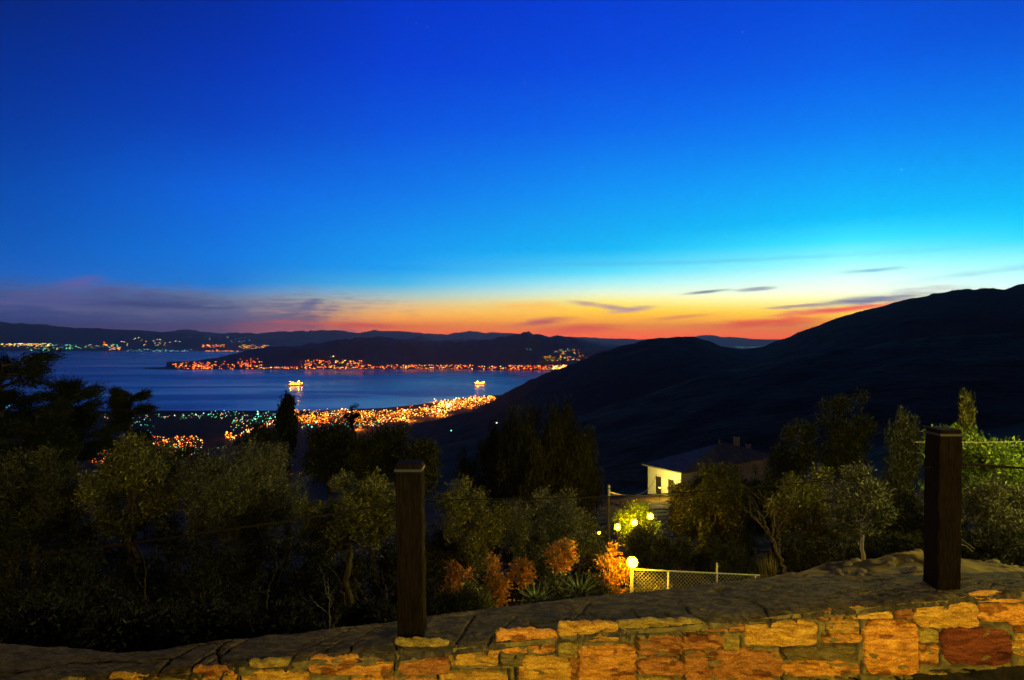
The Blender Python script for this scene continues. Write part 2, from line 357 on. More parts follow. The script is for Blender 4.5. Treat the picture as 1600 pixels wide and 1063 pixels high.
# rough land: large folds far off, stones and humps close by
nzv = fbm(gx/30, gy/30, o=4, seed=3)*amp*2.0
nearamp = np.exp(-TY/14)[None, :]
nzv += fbm(gx*1.5, gy*1.5, o=4, seed=9)*.08*nearamp+np.maximum(0, fbm(gx*7, gy*7, o=2, seed=19))*.05*nearamp
fold = fbm(gx/350, gy/350, o=3, seed=31)*6*np.exp(-((np.log(TY)-math.log(1300))/.35)**2)[None, :]*(TPX[:, None] > 800)
hz = TZ+nzv+fold*(TZ > -300)
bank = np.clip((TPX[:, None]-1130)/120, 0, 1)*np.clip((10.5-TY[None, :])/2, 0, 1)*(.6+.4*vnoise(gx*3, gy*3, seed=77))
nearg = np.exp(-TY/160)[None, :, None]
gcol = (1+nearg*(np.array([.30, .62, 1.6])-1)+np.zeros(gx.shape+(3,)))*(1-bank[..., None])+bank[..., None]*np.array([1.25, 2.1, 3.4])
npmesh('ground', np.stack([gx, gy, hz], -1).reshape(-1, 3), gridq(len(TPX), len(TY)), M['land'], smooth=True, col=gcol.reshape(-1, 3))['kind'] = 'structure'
def gz(x, Y):
    px = CX+F*x/Y; j = np.searchsorted(TY, Y)-1; i = int(np.clip(np.searchsorted(TPX, px)-1, 0, len(TPX)-2)); j = int(np.clip(j, 0, len(TY)-2))
    u = (px-TPX[i])/(TPX[i+1]-TPX[i]); v = (Y-TY[j])/(TY[j+1]-TY[j])
    return float((hz[i, j]*(1-u)+hz[i+1, j]*u)*(1-v)+(hz[i, j+1]*(1-u)+hz[i+1, j+1]*u)*v)

# sea
def sea_mat():
    m = bpy.data.materials.new('sea_water'); m.use_nodes = True; t = m.node_tree; b = t.nodes['Principled BSDF']
    b.inputs['Base Color'].default_value = (.27, .34, .68, 1); b.inputs['IOR'].default_value = 1.33
    b.inputs['Specular IOR Level'].default_value = .5
    tcn = t.nodes.new('ShaderNodeTexCoord'); mp = t.nodes.new('ShaderNodeVectorMath'); mp.operation = 'MULTIPLY'; t.links.new(tcn.outputs['Object'], mp.inputs[0]); mp.inputs[1].default_value = (.4, 1.8, 1)
    n = t.nodes.new('ShaderNodeTexNoise'); n.inputs['Scale'].default_value = .0009; n.inputs['Detail'].default_value = 7; n.inputs['Distortion'].default_value = 1.2; t.links.new(mp.outputs[0], n.inputs['Vector'])
    r = t.nodes.new('ShaderNodeMapRange'); r.inputs['From Min'].default_value = .4; r.inputs['From Max'].default_value = .6; r.inputs['To Min'].default_value = .15; r.inputs['To Max'].default_value = .32
    t.links.new(n.outputs[0], r.inputs[0]); t.links.new(r.outputs[0], b.inputs['Roughness'])
    n2 = t.nodes.new('ShaderNodeTexNoise'); n2.inputs['Scale'].default_value = .03; n2.inputs['Detail'].default_value = 5; t.links.new(tcn.outputs['Object'], n2.inputs['Vector'])
    bp = t.nodes.new('ShaderNodeBump'); bp.inputs['Strength'].default_value = .10; bp.inputs['Distance'].default_value = 2.; t.links.new(n2.outputs[0], bp.inputs['Height']); t.links.new(bp.outputs[0], b.inputs['Normal'])
    return m
sx = 62000
o = npmesh('sea', [(-sx, 1000, SEA), (sx, 1000, SEA), (sx, 48500, SEA), (-sx, 48500, SEA)], np.array([[0, 1, 2, 3]]), sea_mat()); o['kind'] = 'structure'

def far_ridge(name, ridge, base, dY, back, p0, p1, n=300, seed=1, rough=.12, shelf=None, rows=26, taper=None):
    px = np.linspace(p0, p1, n); yb = 350*F/(prof(base, px)-CY); yr = yb+dY
    zr = (CY-prof(ridge, px))/F*yr; zr = np.maximum(zr, SEA-3)
    zr = zr+(fbm(px/22, px*0, o=4, seed=seed)+(1-2*np.abs(fbm(px/13, px*0, o=3, seed=seed+3))))*(zr-SEA)*rough*.3
    if taper: dY = dY*np.clip((px-p0)/taper, .02, 1)**.7; yr = yb+dY; zr = SEA+(zr-SEA)*np.clip((px-p0)/25, 0, 1)
    t = np.concatenate([[-.04], np.linspace(0, 1, rows), [1.15, 1.4, 1.8]])
    V = np.zeros((n, len(t), 3))
    for k, tt in enumerate(t):
        if tt < 0: Y = yb-dY*.05; z = np.full(n, SEA-6)
        elif tt <= 1:
            Y = yb+dY*tt
            s = tt*tt*(3-2*tt)*.75+tt*.25
            if shelf: s = np.where(tt < shelf, tt/shelf*.06, .06+.94*((tt-shelf)/(1-shelf))**1.2)
            z = SEA+1+(zr-SEA-1)*s
            z = z+fbm(px/16+7, Y/dY*6, o=4, seed=seed+5)*(zr-SEA)*rough*math.sin(math.pi*tt)
            z = np.maximum(z, SEA+.5)
        else: Y = yr+back*(tt-1); z = SEA+(zr-SEA)*max(0, 1-(tt-1)/.8)
        V[:, k] = np.stack([(px-CX)/F*Y, np.broadcast_to(Y, px.shape), z], -1)
    o = npmesh(name, V.reshape(-1, 3), gridq(n, len(t)), M['farland'], smooth=True); o['kind'] = 'structure'
    return V
PEN = [(225,575),(240,572),(260,568),(300,562),(340,557),(380,550),(420,543),(460,540),(500,536),(540,529),(565,524),(600,527),(640,531),(700,534),(760,531),(800,525),(825,520),(860,524),(900,530),(940,541),(1000,548),(1100,552)]
PENB = [(225,576),(260,577.5),(300,578),(500,577),(700,577),(800,579),(1100,580)]
VP = far_ridge('peninsula_hill', PEN, PENB, 1900, 2500, 225, 1100, 320, 5, taper=170)
VL = far_ridge('coastal_hills', [(-900,488),(-400,494),(0,503),(60,507),(120,512),(200,516),(260,519),(310,523),(400,530),(520,536),(600,540)], [(-900,549),(200,549),(420,549),(600,548)], 8000, 6000, -900, 600, 300, 15, .10, .45)
far_ridge('distant_mountains', [(100,527),(200,524),(250,521),(275,517),(292,514),(320,519),(400,521),(470,517),(500,516),(530,517),(560,521),(585,517),(600,518),(650,520),(700,523),(735,517),(760,521),(790,521),(830,524),(900,527),(1000,530),(1060,528),(1110,524),(1150,528),(1200,531),(1300,532),(2600,528)],
          [(100,542),(2600,542)], 9000, 8000, 100, 2000, 700, 25, .16)
far_ridge('middle_hills', [(480,541),(560,536),(640,530),(655,525),(672,532),(740,530),(800,536),(860,531),(905,530),(950,538),(1000,541),(1060,539),(1200,544)], [(480,556),(1200,556)], 3500, 2500, 480, 1200, 260, 35, .12)

# haze: the evening air between the terrace and the far shore
hb = MB().box((0, 24000, (SEA-12+1130)/2), (126000, 50000, 1130-SEA+12)).build('haze', bpy.data.materials.new('haze_air'))
hm = hb.data.materials[0]; hm.use_nodes = True; ht = hm.node_tree; ht.nodes.remove(ht.nodes['Principled BSDF'])
pv = ht.nodes.new('ShaderNodeVolumePrincipled'); pv.inputs['Color'].default_value = (.90, .74, .62, 1); pv.inputs['Anisotropy'].default_value = .45; pv.inputs['Density'].default_value = 2.7e-5
ht.links.new(pv.outputs[0], ht.nodes['Material Output'].inputs['Volume'])
tag(hb, kind='stuff')

# ------------------------------------------------------------------ stone wall with cement coping
WA = np.array([-2.9, 2.26]); WB = np.array([3.6, 3.57]); WD = (WB-WA)/np.linalg.norm(WB-WA); WN = np.array([-WD[1], WD[0]])   # WN points away from camera
ZT = -1.35
def on_face(px, py, out=0.):
    d = np.array([(px-CX)/F, 1.0]); n = -WN
    k = (WA @ WN)/(d @ WN); return np.array([d[0]*k, k, (CY-py)/F*k])
def face_s(px):
    p = on_face(px, 1000); return float((p[:2]-WA) @ WD)
wall = empty('stone_wall', (0, 2.8, -1.8), 'low rubble stone wall with cracked cement top along the terrace edge', 'wall')
def wpart(o): o.parent = wall; o.matrix_parent_inverse = Matrix.Translation(-wall.location); return o
s0, s1 = -1.2, 8.2
ns, nzr = 2300, 150
sv = np.linspace(s0, s1, ns); zv = np.linspace(ZT-.012, -1.95, nzr)
# top
FE = [(-400,992),(0,998),(100,1006),(190,1016),(235,1012),(300,1000),(450,985),(600,968),(740,949),(860,935),(1000,921),(1100,908),(1200,899),(1300,894),(1440,893),(1600,888),(2200,870)]
fs = []
for px, py in FE:
    Y = -ZT*F/(py-CY); x = (px-CX)/F*Y; p = np.array([x, Y]); fs.append(((p-WA) @ WD, (p-WA) @ WN))
fs = np.array(sorted(fs)); 
ns2, nw = 1700, 76
sv2 = np.linspace(s0, s1, ns2); wv = np.linspace(0, 1, nw)
thick = np.interp(sv2, fs[:, 0], fs[:, 1])+fbm(sv2*6, sv2*0, o=3, seed=61)*.008
edge = -(.018+.012*fbm(sv2*4, sv2*0, o=3, seed=51))+fbm(sv2*14, sv2*0, o=3, seed=63)*.005
SS, WW = np.meshgrid(sv2, wv, indexing='ij')
AC = edge[:, None]+(thick-edge)[:, None]*WW
zz = ZT+fbm(SS*1.6, AC*3, o=2, seed=71)*.006+fbm(SS*9, AC*16, o=3, seed=72)*.0022+np.abs(fbm(SS*30, AC*60, o=3, seed=77))*.003
zz = zz-np.clip(-fbm(SS*2.4+9, AC*7, o=3, seed=78)-.62, 0, 1)*.03          # flaked hollows
zz = zz-.02*np.clip((.05-(AC-edge[:, None]))/.05, 0, 1)**2-.03*np.clip((.05-(thick[:, None]-AC))/.05, 0, 1)**2
for px in (243,300,322,340,452,486,500,546,620,716,768,838,868,905,975,1010,1048,1092,1130,1200,1240,1282,1330,1388,1420,1460,1502,1520,1597):
    c = face_s(px)+R.uniform(-.01, .01); sl = R.uniform(-.9, .9)+(px < 800)*.5-(px > 1000)*.7; ln = R.uniform(.10, .32)
    cc = c+sl*AC*1.0+fbm(AC*14+px, AC*0, o=3, seed=81)*.014
    zz = zz-.03*np.clip(1-np.abs(SS-cc)/.010, 0, 1)*np.clip((ln-AC)/.03, 0, 1)
for k in range(22):
    c = R.uniform(1, 7.5); w0 = R.uniform(.04, .3); ln = R.uniform(.08, .35)
    wc = w0+fbm((SS-c)*9, SS*0+k, o=3, seed=90)*.02
    zz = zz-.02*np.clip(1-np.abs(AC-wc)/.007, 0, 1)*np.clip((ln-np.abs(SS-c))/.03, 0, 1)
P = WA[None, None, :]+SS[..., None]*WD+AC[..., None]*WN
top = np.concatenate([P, zz[..., None]], -1)
skirt = top[:, -1].copy(); skirt[:, 2] = -2.9
sk2 = top[:, 0].copy(); sk2[:, 2] -= .022
V = np.concatenate([sk2[:, None], top, skirt[:, None]], 1).reshape(-1, 3)
wpart(npmesh('coping', V, gridq(ns2, nw+2), M['cement'], smooth=True))
# stones, each a bulged slab proud of the mortar
def face_px(SSa, ZZa):
    X = WA[0]+SSa*WD[0]; Y = WA[1]+SSa*WD[1]; return CX+F*X/Y, CY-F*ZZa/Y
OR, YE, BR, RD, OL, DK = (.44,.22,.035), (.42,.26,.04), (.27,.125,.03), (.13,.035,.014), (.25,.20,.04), (.12,.10,.035)
st = [(172,1053,230,1082,YE),(232,1057,297,1082,OR),(304,1042,367,1082,OR),(380,1048,482,1080,YE),(90,1060,168,1090,OL),
(485,1025,612,1053,OR),(621,1019,700,1053,BR),(706,1011,778,1039,YE),(775,984,868,1019,OR),(785,1029,813,1040,DK),(689,1050,792,1072,YE),(810,1028,889,1075,YE),(550,1060,686,1085,OR),
(874,972,963,1000,YE),(905,1009,992,1080,OR),(965,968,1099,987,OL),(1102,971,1160,985,BR),(998,994,1065,1022,BR),(1067,992,1127,1013,BR),(1130,995,1153,1016,OL),(1162,970,1273,1008,YE),
(998,1029,1068,1053,BR),(1070,1017,1219,1068,BR),(1225,1011,1335,1030,DK),(1225,1034,1340,1056,OR),(892,1030,904,1066,BR),(1000,1059,1066,1080,OL),
(1282,953,1316,967,BR),(1296,972,1341,989,YE),(1290,994,1346,1004,OR),(1328,947,1392,966,YE),(1350,970,1431,1052,OR),(1400,947,1428,966,BR),(1429,941,1525,979,YE),(1527,946,1606,971,OR),
(1437,985,1464,1003,OL),(1437,1008,1464,1036,OR),(1472,981,1576,1037,RD),(1580,974,1612,987,OR),(1584,992,1640,1024,YE),(1518,927,1600,941,OR),
(1614,945,1680,972,OR),(1645,980,1740,1020,BR),(1690,940,1790,965,YE),(620,1000,700,1010,OL),(390,1031,450,1041,OL),(872,1003,900,1026,OL)]
top_y = lambda px: CY-F*ZT/((WA @ WN)/(((px-CX)/F)*WN[0]+WN[1]))
Rf = random.Random(5)
for _ in range(2600):
    w_ = Rf.uniform(12, 70); h_ = Rf.uniform(6, 17) if w_ < 40 else Rf.uniform(6, 12); x0 = Rf.uniform(60, 1680); y0 = Rf.uniform(925, 1085); x1, y1 = x0+w_, y0+h_
    if y0 < top_y((x0+x1)/2)+9 or y1 > top_y((x0+x1)/2)+165: continue
    if any(x0 < b[2]+7 and x1 > b[0]-7 and y0 < b[3]+5 and y1 > b[1]-5 for b in st): continue
    st.append((x0, y0, x1, y1, Rf.choice((OL, BR, OL, YE, DK, OR))))
mb = MB(); tints = []
for k, (x0, y0, x1, y1, c) in enumerate(st):
    x0 -= 2.5; x1 += 2.5; y0 -= 1.5; y1 += 1.5; nx = int((x1-x0)/1.1)+6; ny = int((y1-y0)/.8)+6
    u = np.linspace(-1, 1, nx); v = np.linspace(-1, 1, ny); U, Vv = np.meshgrid(u, v, indexing='ij')
    cr = R.uniform(.06, .16)
    uu = U*(1-cr*np.abs(Vv)**6); vv = Vv*(1-cr*np.abs(U)**6*min(3, (x1-x0)/(y1-y0))*.6)
    pxg = (x0+x1)/2+uu*(x1-x0)/2; pyg = (y0+y1)/2+vv*(y1-y0)/2
    rim = np.maximum(np.abs(U), np.abs(Vv))**4
    pxg = pxg+fbm(pyg/9+k, pxg*0+k, o=3, seed=100+k)*2.6*rim; pyg = pyg+fbm(pxg/12+k, pyg*0, o=3, seed=200+k)*2.0*rim+R.uniform(-.02, .02)*(pxg-(x0+x1)/2)
    d = np.minimum((1-np.abs(U))*(x1-x0)/2, (1-np.abs(Vv))*(y1-y0)/2)
    h = -.012+.019*np.clip(d/1.3, 0, 1)**.5+R.uniform(-.003, .005)
    ly = pyg+fbm(pxg/40, pyg/20, o=2, seed=350+k)*4; bed = np.floor(ly/3.4+fbm(pxg/18, ly/5, o=2, seed=360+k)*.9)
    h = h+(fbm(pxg/9, ly/3+k, o=4, seed=300+k)*.004+hsh(bed, bed*0, bed*0, 370+k)*.007-np.clip(fbm(pxg/22, pyg/9+k, o=3, seed=400+k)-.3, 0, 1)*.02)*np.clip(d/3, 0, 1)
    dd0 = (pxg-CX)/F; kk = (WA @ WN)/(dd0*WN[0]+WN[1])
    X = dd0*kk; Yy = kk; Zc = (CY-pyg)/F*kk
    X = X-WN[0]*h; Yy = Yy-WN[1]*h
    mb.add(np.stack([X, Yy, Zc], -1).reshape(-1, 3), gridq(nx, ny)[:, ::-1])
    j = np.array([R.uniform(.85, 1.15)]*3); tn = np.array(c)*j*1.5
    tn = tn[None, :]*(1+.38*fbm(pxg.ravel()/16, ly.ravel()/3.2, o=4, seed=500+k)[:, None]*np.array([1, 1.15, 1.3]))
    dkp = np.clip(fbm(pxg.ravel()/30+k*3, pyg.ravel()/14, o=3, seed=600)-.42, 0, .25)*4*(.8 if c in (BR, OR, RD) else .3)
    tn = tn*(1+.22*rs.normal(size=(len(tn), 1)))
    tn = np.clip(tn*(1-np.clip(dkp, 0, 1)[:, None]*np.array([.75, .85, .9])), .01, 1); tints.append(tn)
V = np.vstack(mb.v); o = npmesh('stones', V, [np.vstack(mb.q)], M['stone'], smooth=True, col=np.vstack(tints)); wpart(o)

SS, ZZ = np.meshgrid(sv, zv, indexing='ij')
off = fbm(SS*3, ZZ*3, o=5, seed=41)*.007+fbm(SS*25, ZZ*25, o=3, seed=44)*.004
# coping overhang: the top edge is a thin rough lip
lip = np.clip((ZZ-(ZT-.05-.02*fbm(SS*2.2, SS*0, o=3, seed=50)))/.008, 0, 1)
off = off-lip*(.018+.012*fbm(SS*4, ZZ*0, o=3, seed=51))
PX_, PY_ = face_px(SS, ZZ); crev = np.zeros_like(off)
for k, (x0, y0, x1, y1, c) in enumerate(st):
    a = max(0, np.searchsorted(PX_[:, 0], x0-8)); b = min(ns, np.searchsorted(PX_[:, 0], x1+8))
    if b-a < 2: continue
    qx = PX_[a:b]; qy = PY_[a:b]; dx = np.abs(qx-(x0+x1)/2)-(x1-x0)/2-3.5; dy = np.abs(qy-(y0+y1)/2)-(y1-y0)/2-2.5
    d = np.where((dx < 0) & (dy < 0), np.maximum(dx, dy), np.sqrt(np.maximum(dx, 0)**2+np.maximum(dy, 0)**2))
    g = np.exp(-((d-.3+fbm(qx/15, qy/15, o=2, seed=k))/1.7)**2)*np.clip((fbm(qx/35+k*5, qy/20, o=2, seed=800+k)+.25)*4, 0, 1)
    crev[a:b] = np.maximum(crev[a:b], g)
off = off+crev*.05
P = WA[None, None, :]+SS[..., None]*WD+off[..., None]*WN
npm = npmesh('mortar', np.concatenate([P, ZZ[..., None]], -1).reshape(-1, 3), gridq(ns, nzr)[:, ::-1], M['mortar'], smooth=True); wpart(npm)
# terrace ground on the viewer's side
gx_, gy_ = np.meshgrid(np.linspace(-9, 9, 180), np.linspace(-9, 4.2, 130), indexing='ij')
keep_w = ((gx_-WA[0])*WN[0]+(gy_-WA[1])*WN[1]); sh = np.maximum(0, keep_w-.04); gx_ = gx_-WN[0]*sh; gy_ = gy_-WN[1]*sh
o = npmesh('terrace_ground', np.stack([gx_, gy_, -1.80+fbm(gx_*3, gy_*3, o=4, seed=6)*.015+.05*np.exp(-np.maximum(0, -keep_w)/.05)], -1).reshape(-1, 3), gridq(180, 130), M['floor'], smooth=True); o['kind'] = 'structure'

# wooden posts standing on the wall, rope through them
def post(px, base_py, top_py, Y, w, d, lean, label):
    b = at(px, base_py, Y); z1 = (CY-top_py)/F*Y
    t = empty('wooden_post', (b.x, Y+d/2, b.z), label, 'post', 'wooden posts on the wall')
    H = z1-b.z; n = 26; rows = []
    m = MB(); V = []; prof_ = []
    for i in range(n+1):
        h = H*i/n; k = w/2*(1+.02*math.sin(i*.9+px)); kd = d/2
        bev = .006 if i < n else .012
        ring = [(-k+bev, -kd), (k-bev, -kd), (k, -kd+bev), (k, kd-bev), (k-bev, kd), (-k+bev, kd), (-k, kd-bev), (-k, -kd+bev)]
        V += [(x+lean*h/H+R.uniform(-.0018, .0018), y+R.uniform(-.0015, .0015), h) for x, y in ring]
    Q = [[i*8+j, i*8+(j+1) % 8, (i+1)*8+(j+1) % 8, (i+1)*8+j] for i in range(n) for j in range(8)]
    V.append((lean, 0, H+.004)); cidx = len(V)-1
    T = [[n*8+j, n*8+(j+1) % 8, cidx] for j in range(8)]
    m.add(V, Q, T); m.build('beam', M['wood'], t)
    V = MB(); V.box((lean, 0, H-.028), (w+.006, d+.006, .012)); V.build('top_band', M['darkmetal'], t)
    return t, H
pl, Hl = post(641, 997, 726, 2.84, .118, .11, -.010, 'dark square wooden post standing on the wall, the smaller one left of centre')
pr, Hr = post(1484, 922, 672, 3.38, .125, .13, .012, 'big dark square wooden post on the wall at the right, before the lit shrub')
def rope(name, pts, r, label, twist=True, mt='rope', cat='rope'):
    P = np.array(pts, dtype=float); 
    t = np.linspace(0, 1, len(P)); n = int(np.linalg.norm(np.diff(P, axis=0), axis=1).sum()/.012)+4; tt = np.linspace(0, 1, n)
    Q = np.stack([np.interp(tt, t, P[:, k]) for k in range(3)], -1); m = MB()
    if twist:
        for ph in range(3):
            a = np.arange(n)*.75+ph*2.094
            m.tube(Q+np.stack([np.zeros(n), np.cos(a)*r*.55, np.sin(a)*r*.55], -1), r*.6, 5)
    else: m.tube(Q, r, 5)
    o = m.build(name, M[mt], None, True); tag(o, label, cat); return o
def sag(a, b, s, n=24):
    a, b = Vector(a), Vector(b); return [tuple(a.lerp(b, i/n)-Vector((0, 0, s*4*(i/n)*(1-i/n)))) for i in range(n+1)]
zl = (CY-787)/F*2.9; xl = (637-CX)/F*2.9; zr_ = (CY-724)/F*3.44; xr = (1474-CX)/F*3.44
rope('rope', sag((xl-.06, 2.9, zl), at(-350, 915, 2.2), .02), .005, 'dark twisted rope running down left from the post left of centre')
rope('rope', sag((xl+.06, 2.9, zl+.02), (xr-.06, 3.44, zr_-.02), .05, 30), .0022, 'thin dark rope strung between the two wooden posts')
rope('rope', sag((xr+.06, 3.44, zr_), at(1900, 745, 3.7), .01), .0065, 'dark thick rope leaving the big right post past the lit shrub')
m = MB(); m.tube([tuple(at(1499, 840, 3.5)), tuple(at(1512, 850, 3.5)), tuple(at(1523, 858, 3.5)), tuple(at(1520, 862, 3.5)), tuple(at(1510, 853, 3.5)), tuple(at(1498, 850, 3.5))], .0013, 5)
tag(m.build('wire_end', M['wire'], None), 'bent pale wire end sticking out of the big right post', 'wire')

# ------------------------------------------------------------------ foliage
def leaves(P, D, size, asp, mt, name, parent, jit=.35):
    """leaf blades at points P pointing along D"""
    n = len(P); s = size*rs.uniform(1-jit, 1+jit, n)[:, None]
    D = D/(np.linalg.norm(D, axis=1)[:, None]+1e-9)
    rnd = rs.normal(size=(n, 3)); Wd = np.cross(D, rnd); Wd /= np.linalg.norm(Wd, axis=1)[:, None]+1e-9
    Nn = np.cross(D, Wd)
    a = P-D*s*.5; b = P-D*s*.02+Wd*s*asp*.5+Nn*s*.06; c = P+D*s*.5; d = P-D*s*.02-Wd*s*asp*.5+Nn*s*.06
    V = np.stack([a, b, c, d], 1).reshape(-1, 3); Q = np.arange(4*n).reshape(-1, 4)
    return npmesh(name, V, Q, mt, parent)
def limb(a, b, n=7, wob=.08):
    a, b = np.array(a, float), np.array(b, float); t = np.linspace(0, 1, n)[:, None]; L_ = np.linalg.norm(b-a)
    P = a+(b-a)*t; P[:, 2] += (np.sin(t[:, 0]*math.pi/2)-t[:, 0])*L_*.18
    P[1:-1] += rs.normal(size=(n-2, 3))*L_*wob*.4; return P
def tree(px, top, Y, hw, bot, kind, label, cat='tree', name='tree', group=None, nleaf=9000, lsize=.05, mt='olive', base=None, clumps=None, bark='bark', asp=None, trunk_r=None):
    """crown between picture heights top..bot at distance Y, half width hw (1600 px units)"""
    nleaf = int(nleaf*1.5); lsize = lsize*1.3
    x = (px-CX)/F*Y; bx = x if base is None else (base-CX)/F*Y
    g = gz(bx, Y)-.05; zt = (CY-top)/F*Y; zb = max((CY-bot)/F*Y, g+.15); rw = hw/F*Y; H = zt-g
    root = empty(name, (bx, Y, g), label, cat, group)
    dx = x-bx; zc = (zt+zb)/2-g; rh = (zt-zb)/2
    tm = MB(); tr = trunk_r or max(.03, H*.018)
    nc = clumps or 34
    # clump centres
    if kind == 'round':
        u = rs.normal(size=(nc, 3)); u /= np.linalg.norm(u, axis=1)[:, None]; rr = rs.uniform(.3, 1.0, nc)**.7
        cc = u*rr[:, None]*np.array([rw, rw*.9, rh]); cc[:, 2] += rs.uniform(-.08, .1, nc)*rh
        cr = rs.uniform(.12, .34, nc)*min(rw, rh*1.2)*np.where(rr > .85, .7, 1.)
    elif kind == 'pine':
        a = rs.uniform(0, 2*math.pi, nc); h = rs.uniform(-1, 1, nc); rr = (1-(h*.5+.5)*.55)*rs.uniform(.35, 1., nc)
        cc = np.stack([np.cos(a)*rr*rw, np.sin(a)*rr*rw, h*rh*.95+rr*rh*.12], -1); cr = rs.uniform(.14, .3, nc)*rw
    elif kind == 'cypress':
        h = np.linspace(-1, .98, nc); a = rs.uniform(0, 2*math.pi, nc); w = np.sqrt(np.clip(1-((h+.35)/1.36)**2, .02, 1))
        rr = rs.uniform(.1, .75, nc)*w; cc = np.stack([np.cos(a)*rr*rw, np.sin(a)*rr*rw, h*rh], -1); cr = rs.uniform(.2, .62, nc)*rw*np.maximum(w, .3)
    elif kind == 'feather':
        a = rs.uniform(0, 2*math.pi, nc); rr = np.sqrt(rs.uniform(0, 1, nc)); h = rs.uniform(-1, 1, nc)*np.sqrt(1-rr*rr*.75)
        cc = np.stack([np.cos(a)*rr*rw, np.sin(a)*rr*rw, h*rh*.9], -1); cr = rs.uniform(.16, .28, nc)*rw
    cc = cc+np.array([dx, 0, zc])
    # wood
    fork = np.array([dx*.5, 0, max(.12*H, zc-rh*.75)])
    tm.tube(limb((0, 0, 0), fork, 8, .05), np.linspace(tr*1.25, tr*.8, 8), 8, False)
    if kind in ('pine', 'cypress', 'feather'):
        tp = np.array([dx, 0, zc+rh*.85]); sp = limb(fork, tp, 9, .03); tm.tube(sp, np.linspace(tr*.8, tr*.12, 9), 6, False)
    for k in range(nc):
        if kind in ('pine', 'cypress', 'feather'):
            z0 = np.clip(cc[k, 2]-np.linalg.norm(cc[k, :2]-np.array([dx, 0]))*(.25 if kind == 'pine' else .9), fork[2], tp[2]); f = (z0-fork[2])/(tp[2]-fork[2]+1e-6)
            a0 = fork+(tp-fork)*f
        else: a0 = fork
        P = limb(a0, cc[k], 7, .1); tm.tube(P, np.linspace(tr*.45 if k < nc*.4 else tr*.25, tr*.06, 7), 5, False)
    tw = MB() if False else tm
    tm.build('trunk', M[bark], root, True)
    # leaves
    w = cr**2; w = w/w.sum(); idx = rs.choice(nc, nleaf, p=w); g3 = rs.normal(size=(nleaf, 3))
    g3 /= np.linalg.norm(g3, axis=1)[:, None]; rad = rs.uniform(0, 1, nleaf)**.45
    if kind == 'pine':
        out = cc[idx]-np.array([dx, 0, 0]); out[:, 2] = 0; ol = np.linalg.norm(out, axis=1)[:, None]+1e-6; out /= ol
        loc = g3*rad[:, None]*cr[idx][:, None]; al = (loc*out).sum(1)[:, None]
        loc = loc+out*al*.8; loc[:, 2] = loc[:, 2]*.5+al[:, 0]*.3; D = out+rs.normal(size=(nleaf, 3))*.6+np.array([0, 0, .35]); asp_ = asp or .16
    elif kind == 'cypress':
        loc = g3*rad[:, None]*cr[idx][:, None]*np.array([1, 1, 2.2]); D = rs.normal(size=(nleaf, 3))*.45+np.array([0, 0, 1.2])+g3*.3; asp_ = asp or .3
    elif kind == 'feather':
        loc = g3*rad[:, None]*cr[idx][:, None]*np.array([.8, .8, 1.9]); D = rs.normal(size=(nleaf, 3))*.3+np.array([0, 0, 1.3])+g3*.3; asp_ = asp or .12
    else:
        loc = g3*rad[:, None]*cr[idx][:, None]; D = g3*.7+rs.normal(size=(nleaf, 3))*.7+np.array([0, 0, .25]); asp_ = asp or .32
    # leaf sprays: pull leaves onto short twigs so the outline breaks up
    tip = rs.normal(size=(nleaf//14+1, 3)); ti = np.arange(nleaf)//14; spread = tip[ti]/(np.linalg.norm(tip[ti], axis=1)[:, None])
    loc = loc*.78+spread*cr[idx][:, None]*.0
    P = cc[idx]+loc; P[:, 2] = np.maximum(P[:, 2], .03)
    so = np.argsort(idx, kind='stable'); P = P[so]; D = D[so]
    # grow sprays of leaves: every 8 leaves share a twig
    m8 = len(P)//8; P = P[:m8*8].reshape(m8, 8, 3); D = D[:m8*8].reshape(m8, 8, 3)
    dr = D.mean(1, keepdims=True); dr = dr/(np.linalg.norm(dr, axis=2, keepdims=True)+1e-6)
    t8 = np.linspace(0, 1, 8)[None, :, None]
    P2 = P[:, :1]+dr*t8*lsize*3.2+rs.normal(size=P.shape)*lsize*.35; D2 = dr*.9+D*.5+rs.normal(size=P.shape)*.35
    P2[..., 2] = np.maximum(P2[..., 2], .02)
    leaves(P2.reshape(-1, 3), D2.reshape(-1, 3), lsize, asp_, M[mt], 'crown' if cat == 'tree' else 'foliage', root)
    return root

# dark pines at the left
gp = 'dark pines at the left edge'
tree(4, 554, 24, 76, 740, 'pine', 'tallest dark pine at the left edge, its boughs reaching over the bay', nleaf=26000, lsize=.13, mt='pine', name='pine_tree', group=gp, clumps=60)
tree(108, 602, 25, 48, 730, 'pine', 'dark spreading pine right of the tallest one, standing before the bay', nleaf=22000, lsize=.13, mt='pine', name='pine_tree', group=gp, clumps=52)
tree(204, 612, 27, 22, 720, 'pine', 'smallest dark pine with a leaning pointed top before the bay', nleaf=13000, lsize=.12, mt='pine', name='pine_tree', group=gp, clumps=34)
tree(56, 640, 22, 50, 790, 'pine', 'low dark pine filling the gap under the two biggest pines', nleaf=16000, lsize=.13, mt='pine', name='pine_tree', group=gp, clumps=40)
tree(448, 634, 42, 16, 716, 'cypress', 'narrow dark cypress rising alone before the ferry and the bay', nleaf=7000, lsize=.2, mt='pine', name='cypress_tree', clumps=20)
tree(549, 636, 110, 4, 668, 'pine', 'tiny dark tree standing up against the town lights by the shore', nleaf=1500, lsize=.3, mt='pine', clumps=14)
gd = 'dark trees behind the front row'
tree(515, 662, 34, 42, 760, 'round', 'dark tree just right of the cypress, below the orange town lights', nleaf=12000, lsize=.13, mt='dark', group=gd)
tree(588, 668, 32, 52, 770, 'round', 'dark round tree rising behind the left wooden post', nleaf=13000, lsize=.13, mt='dark', group=gd)
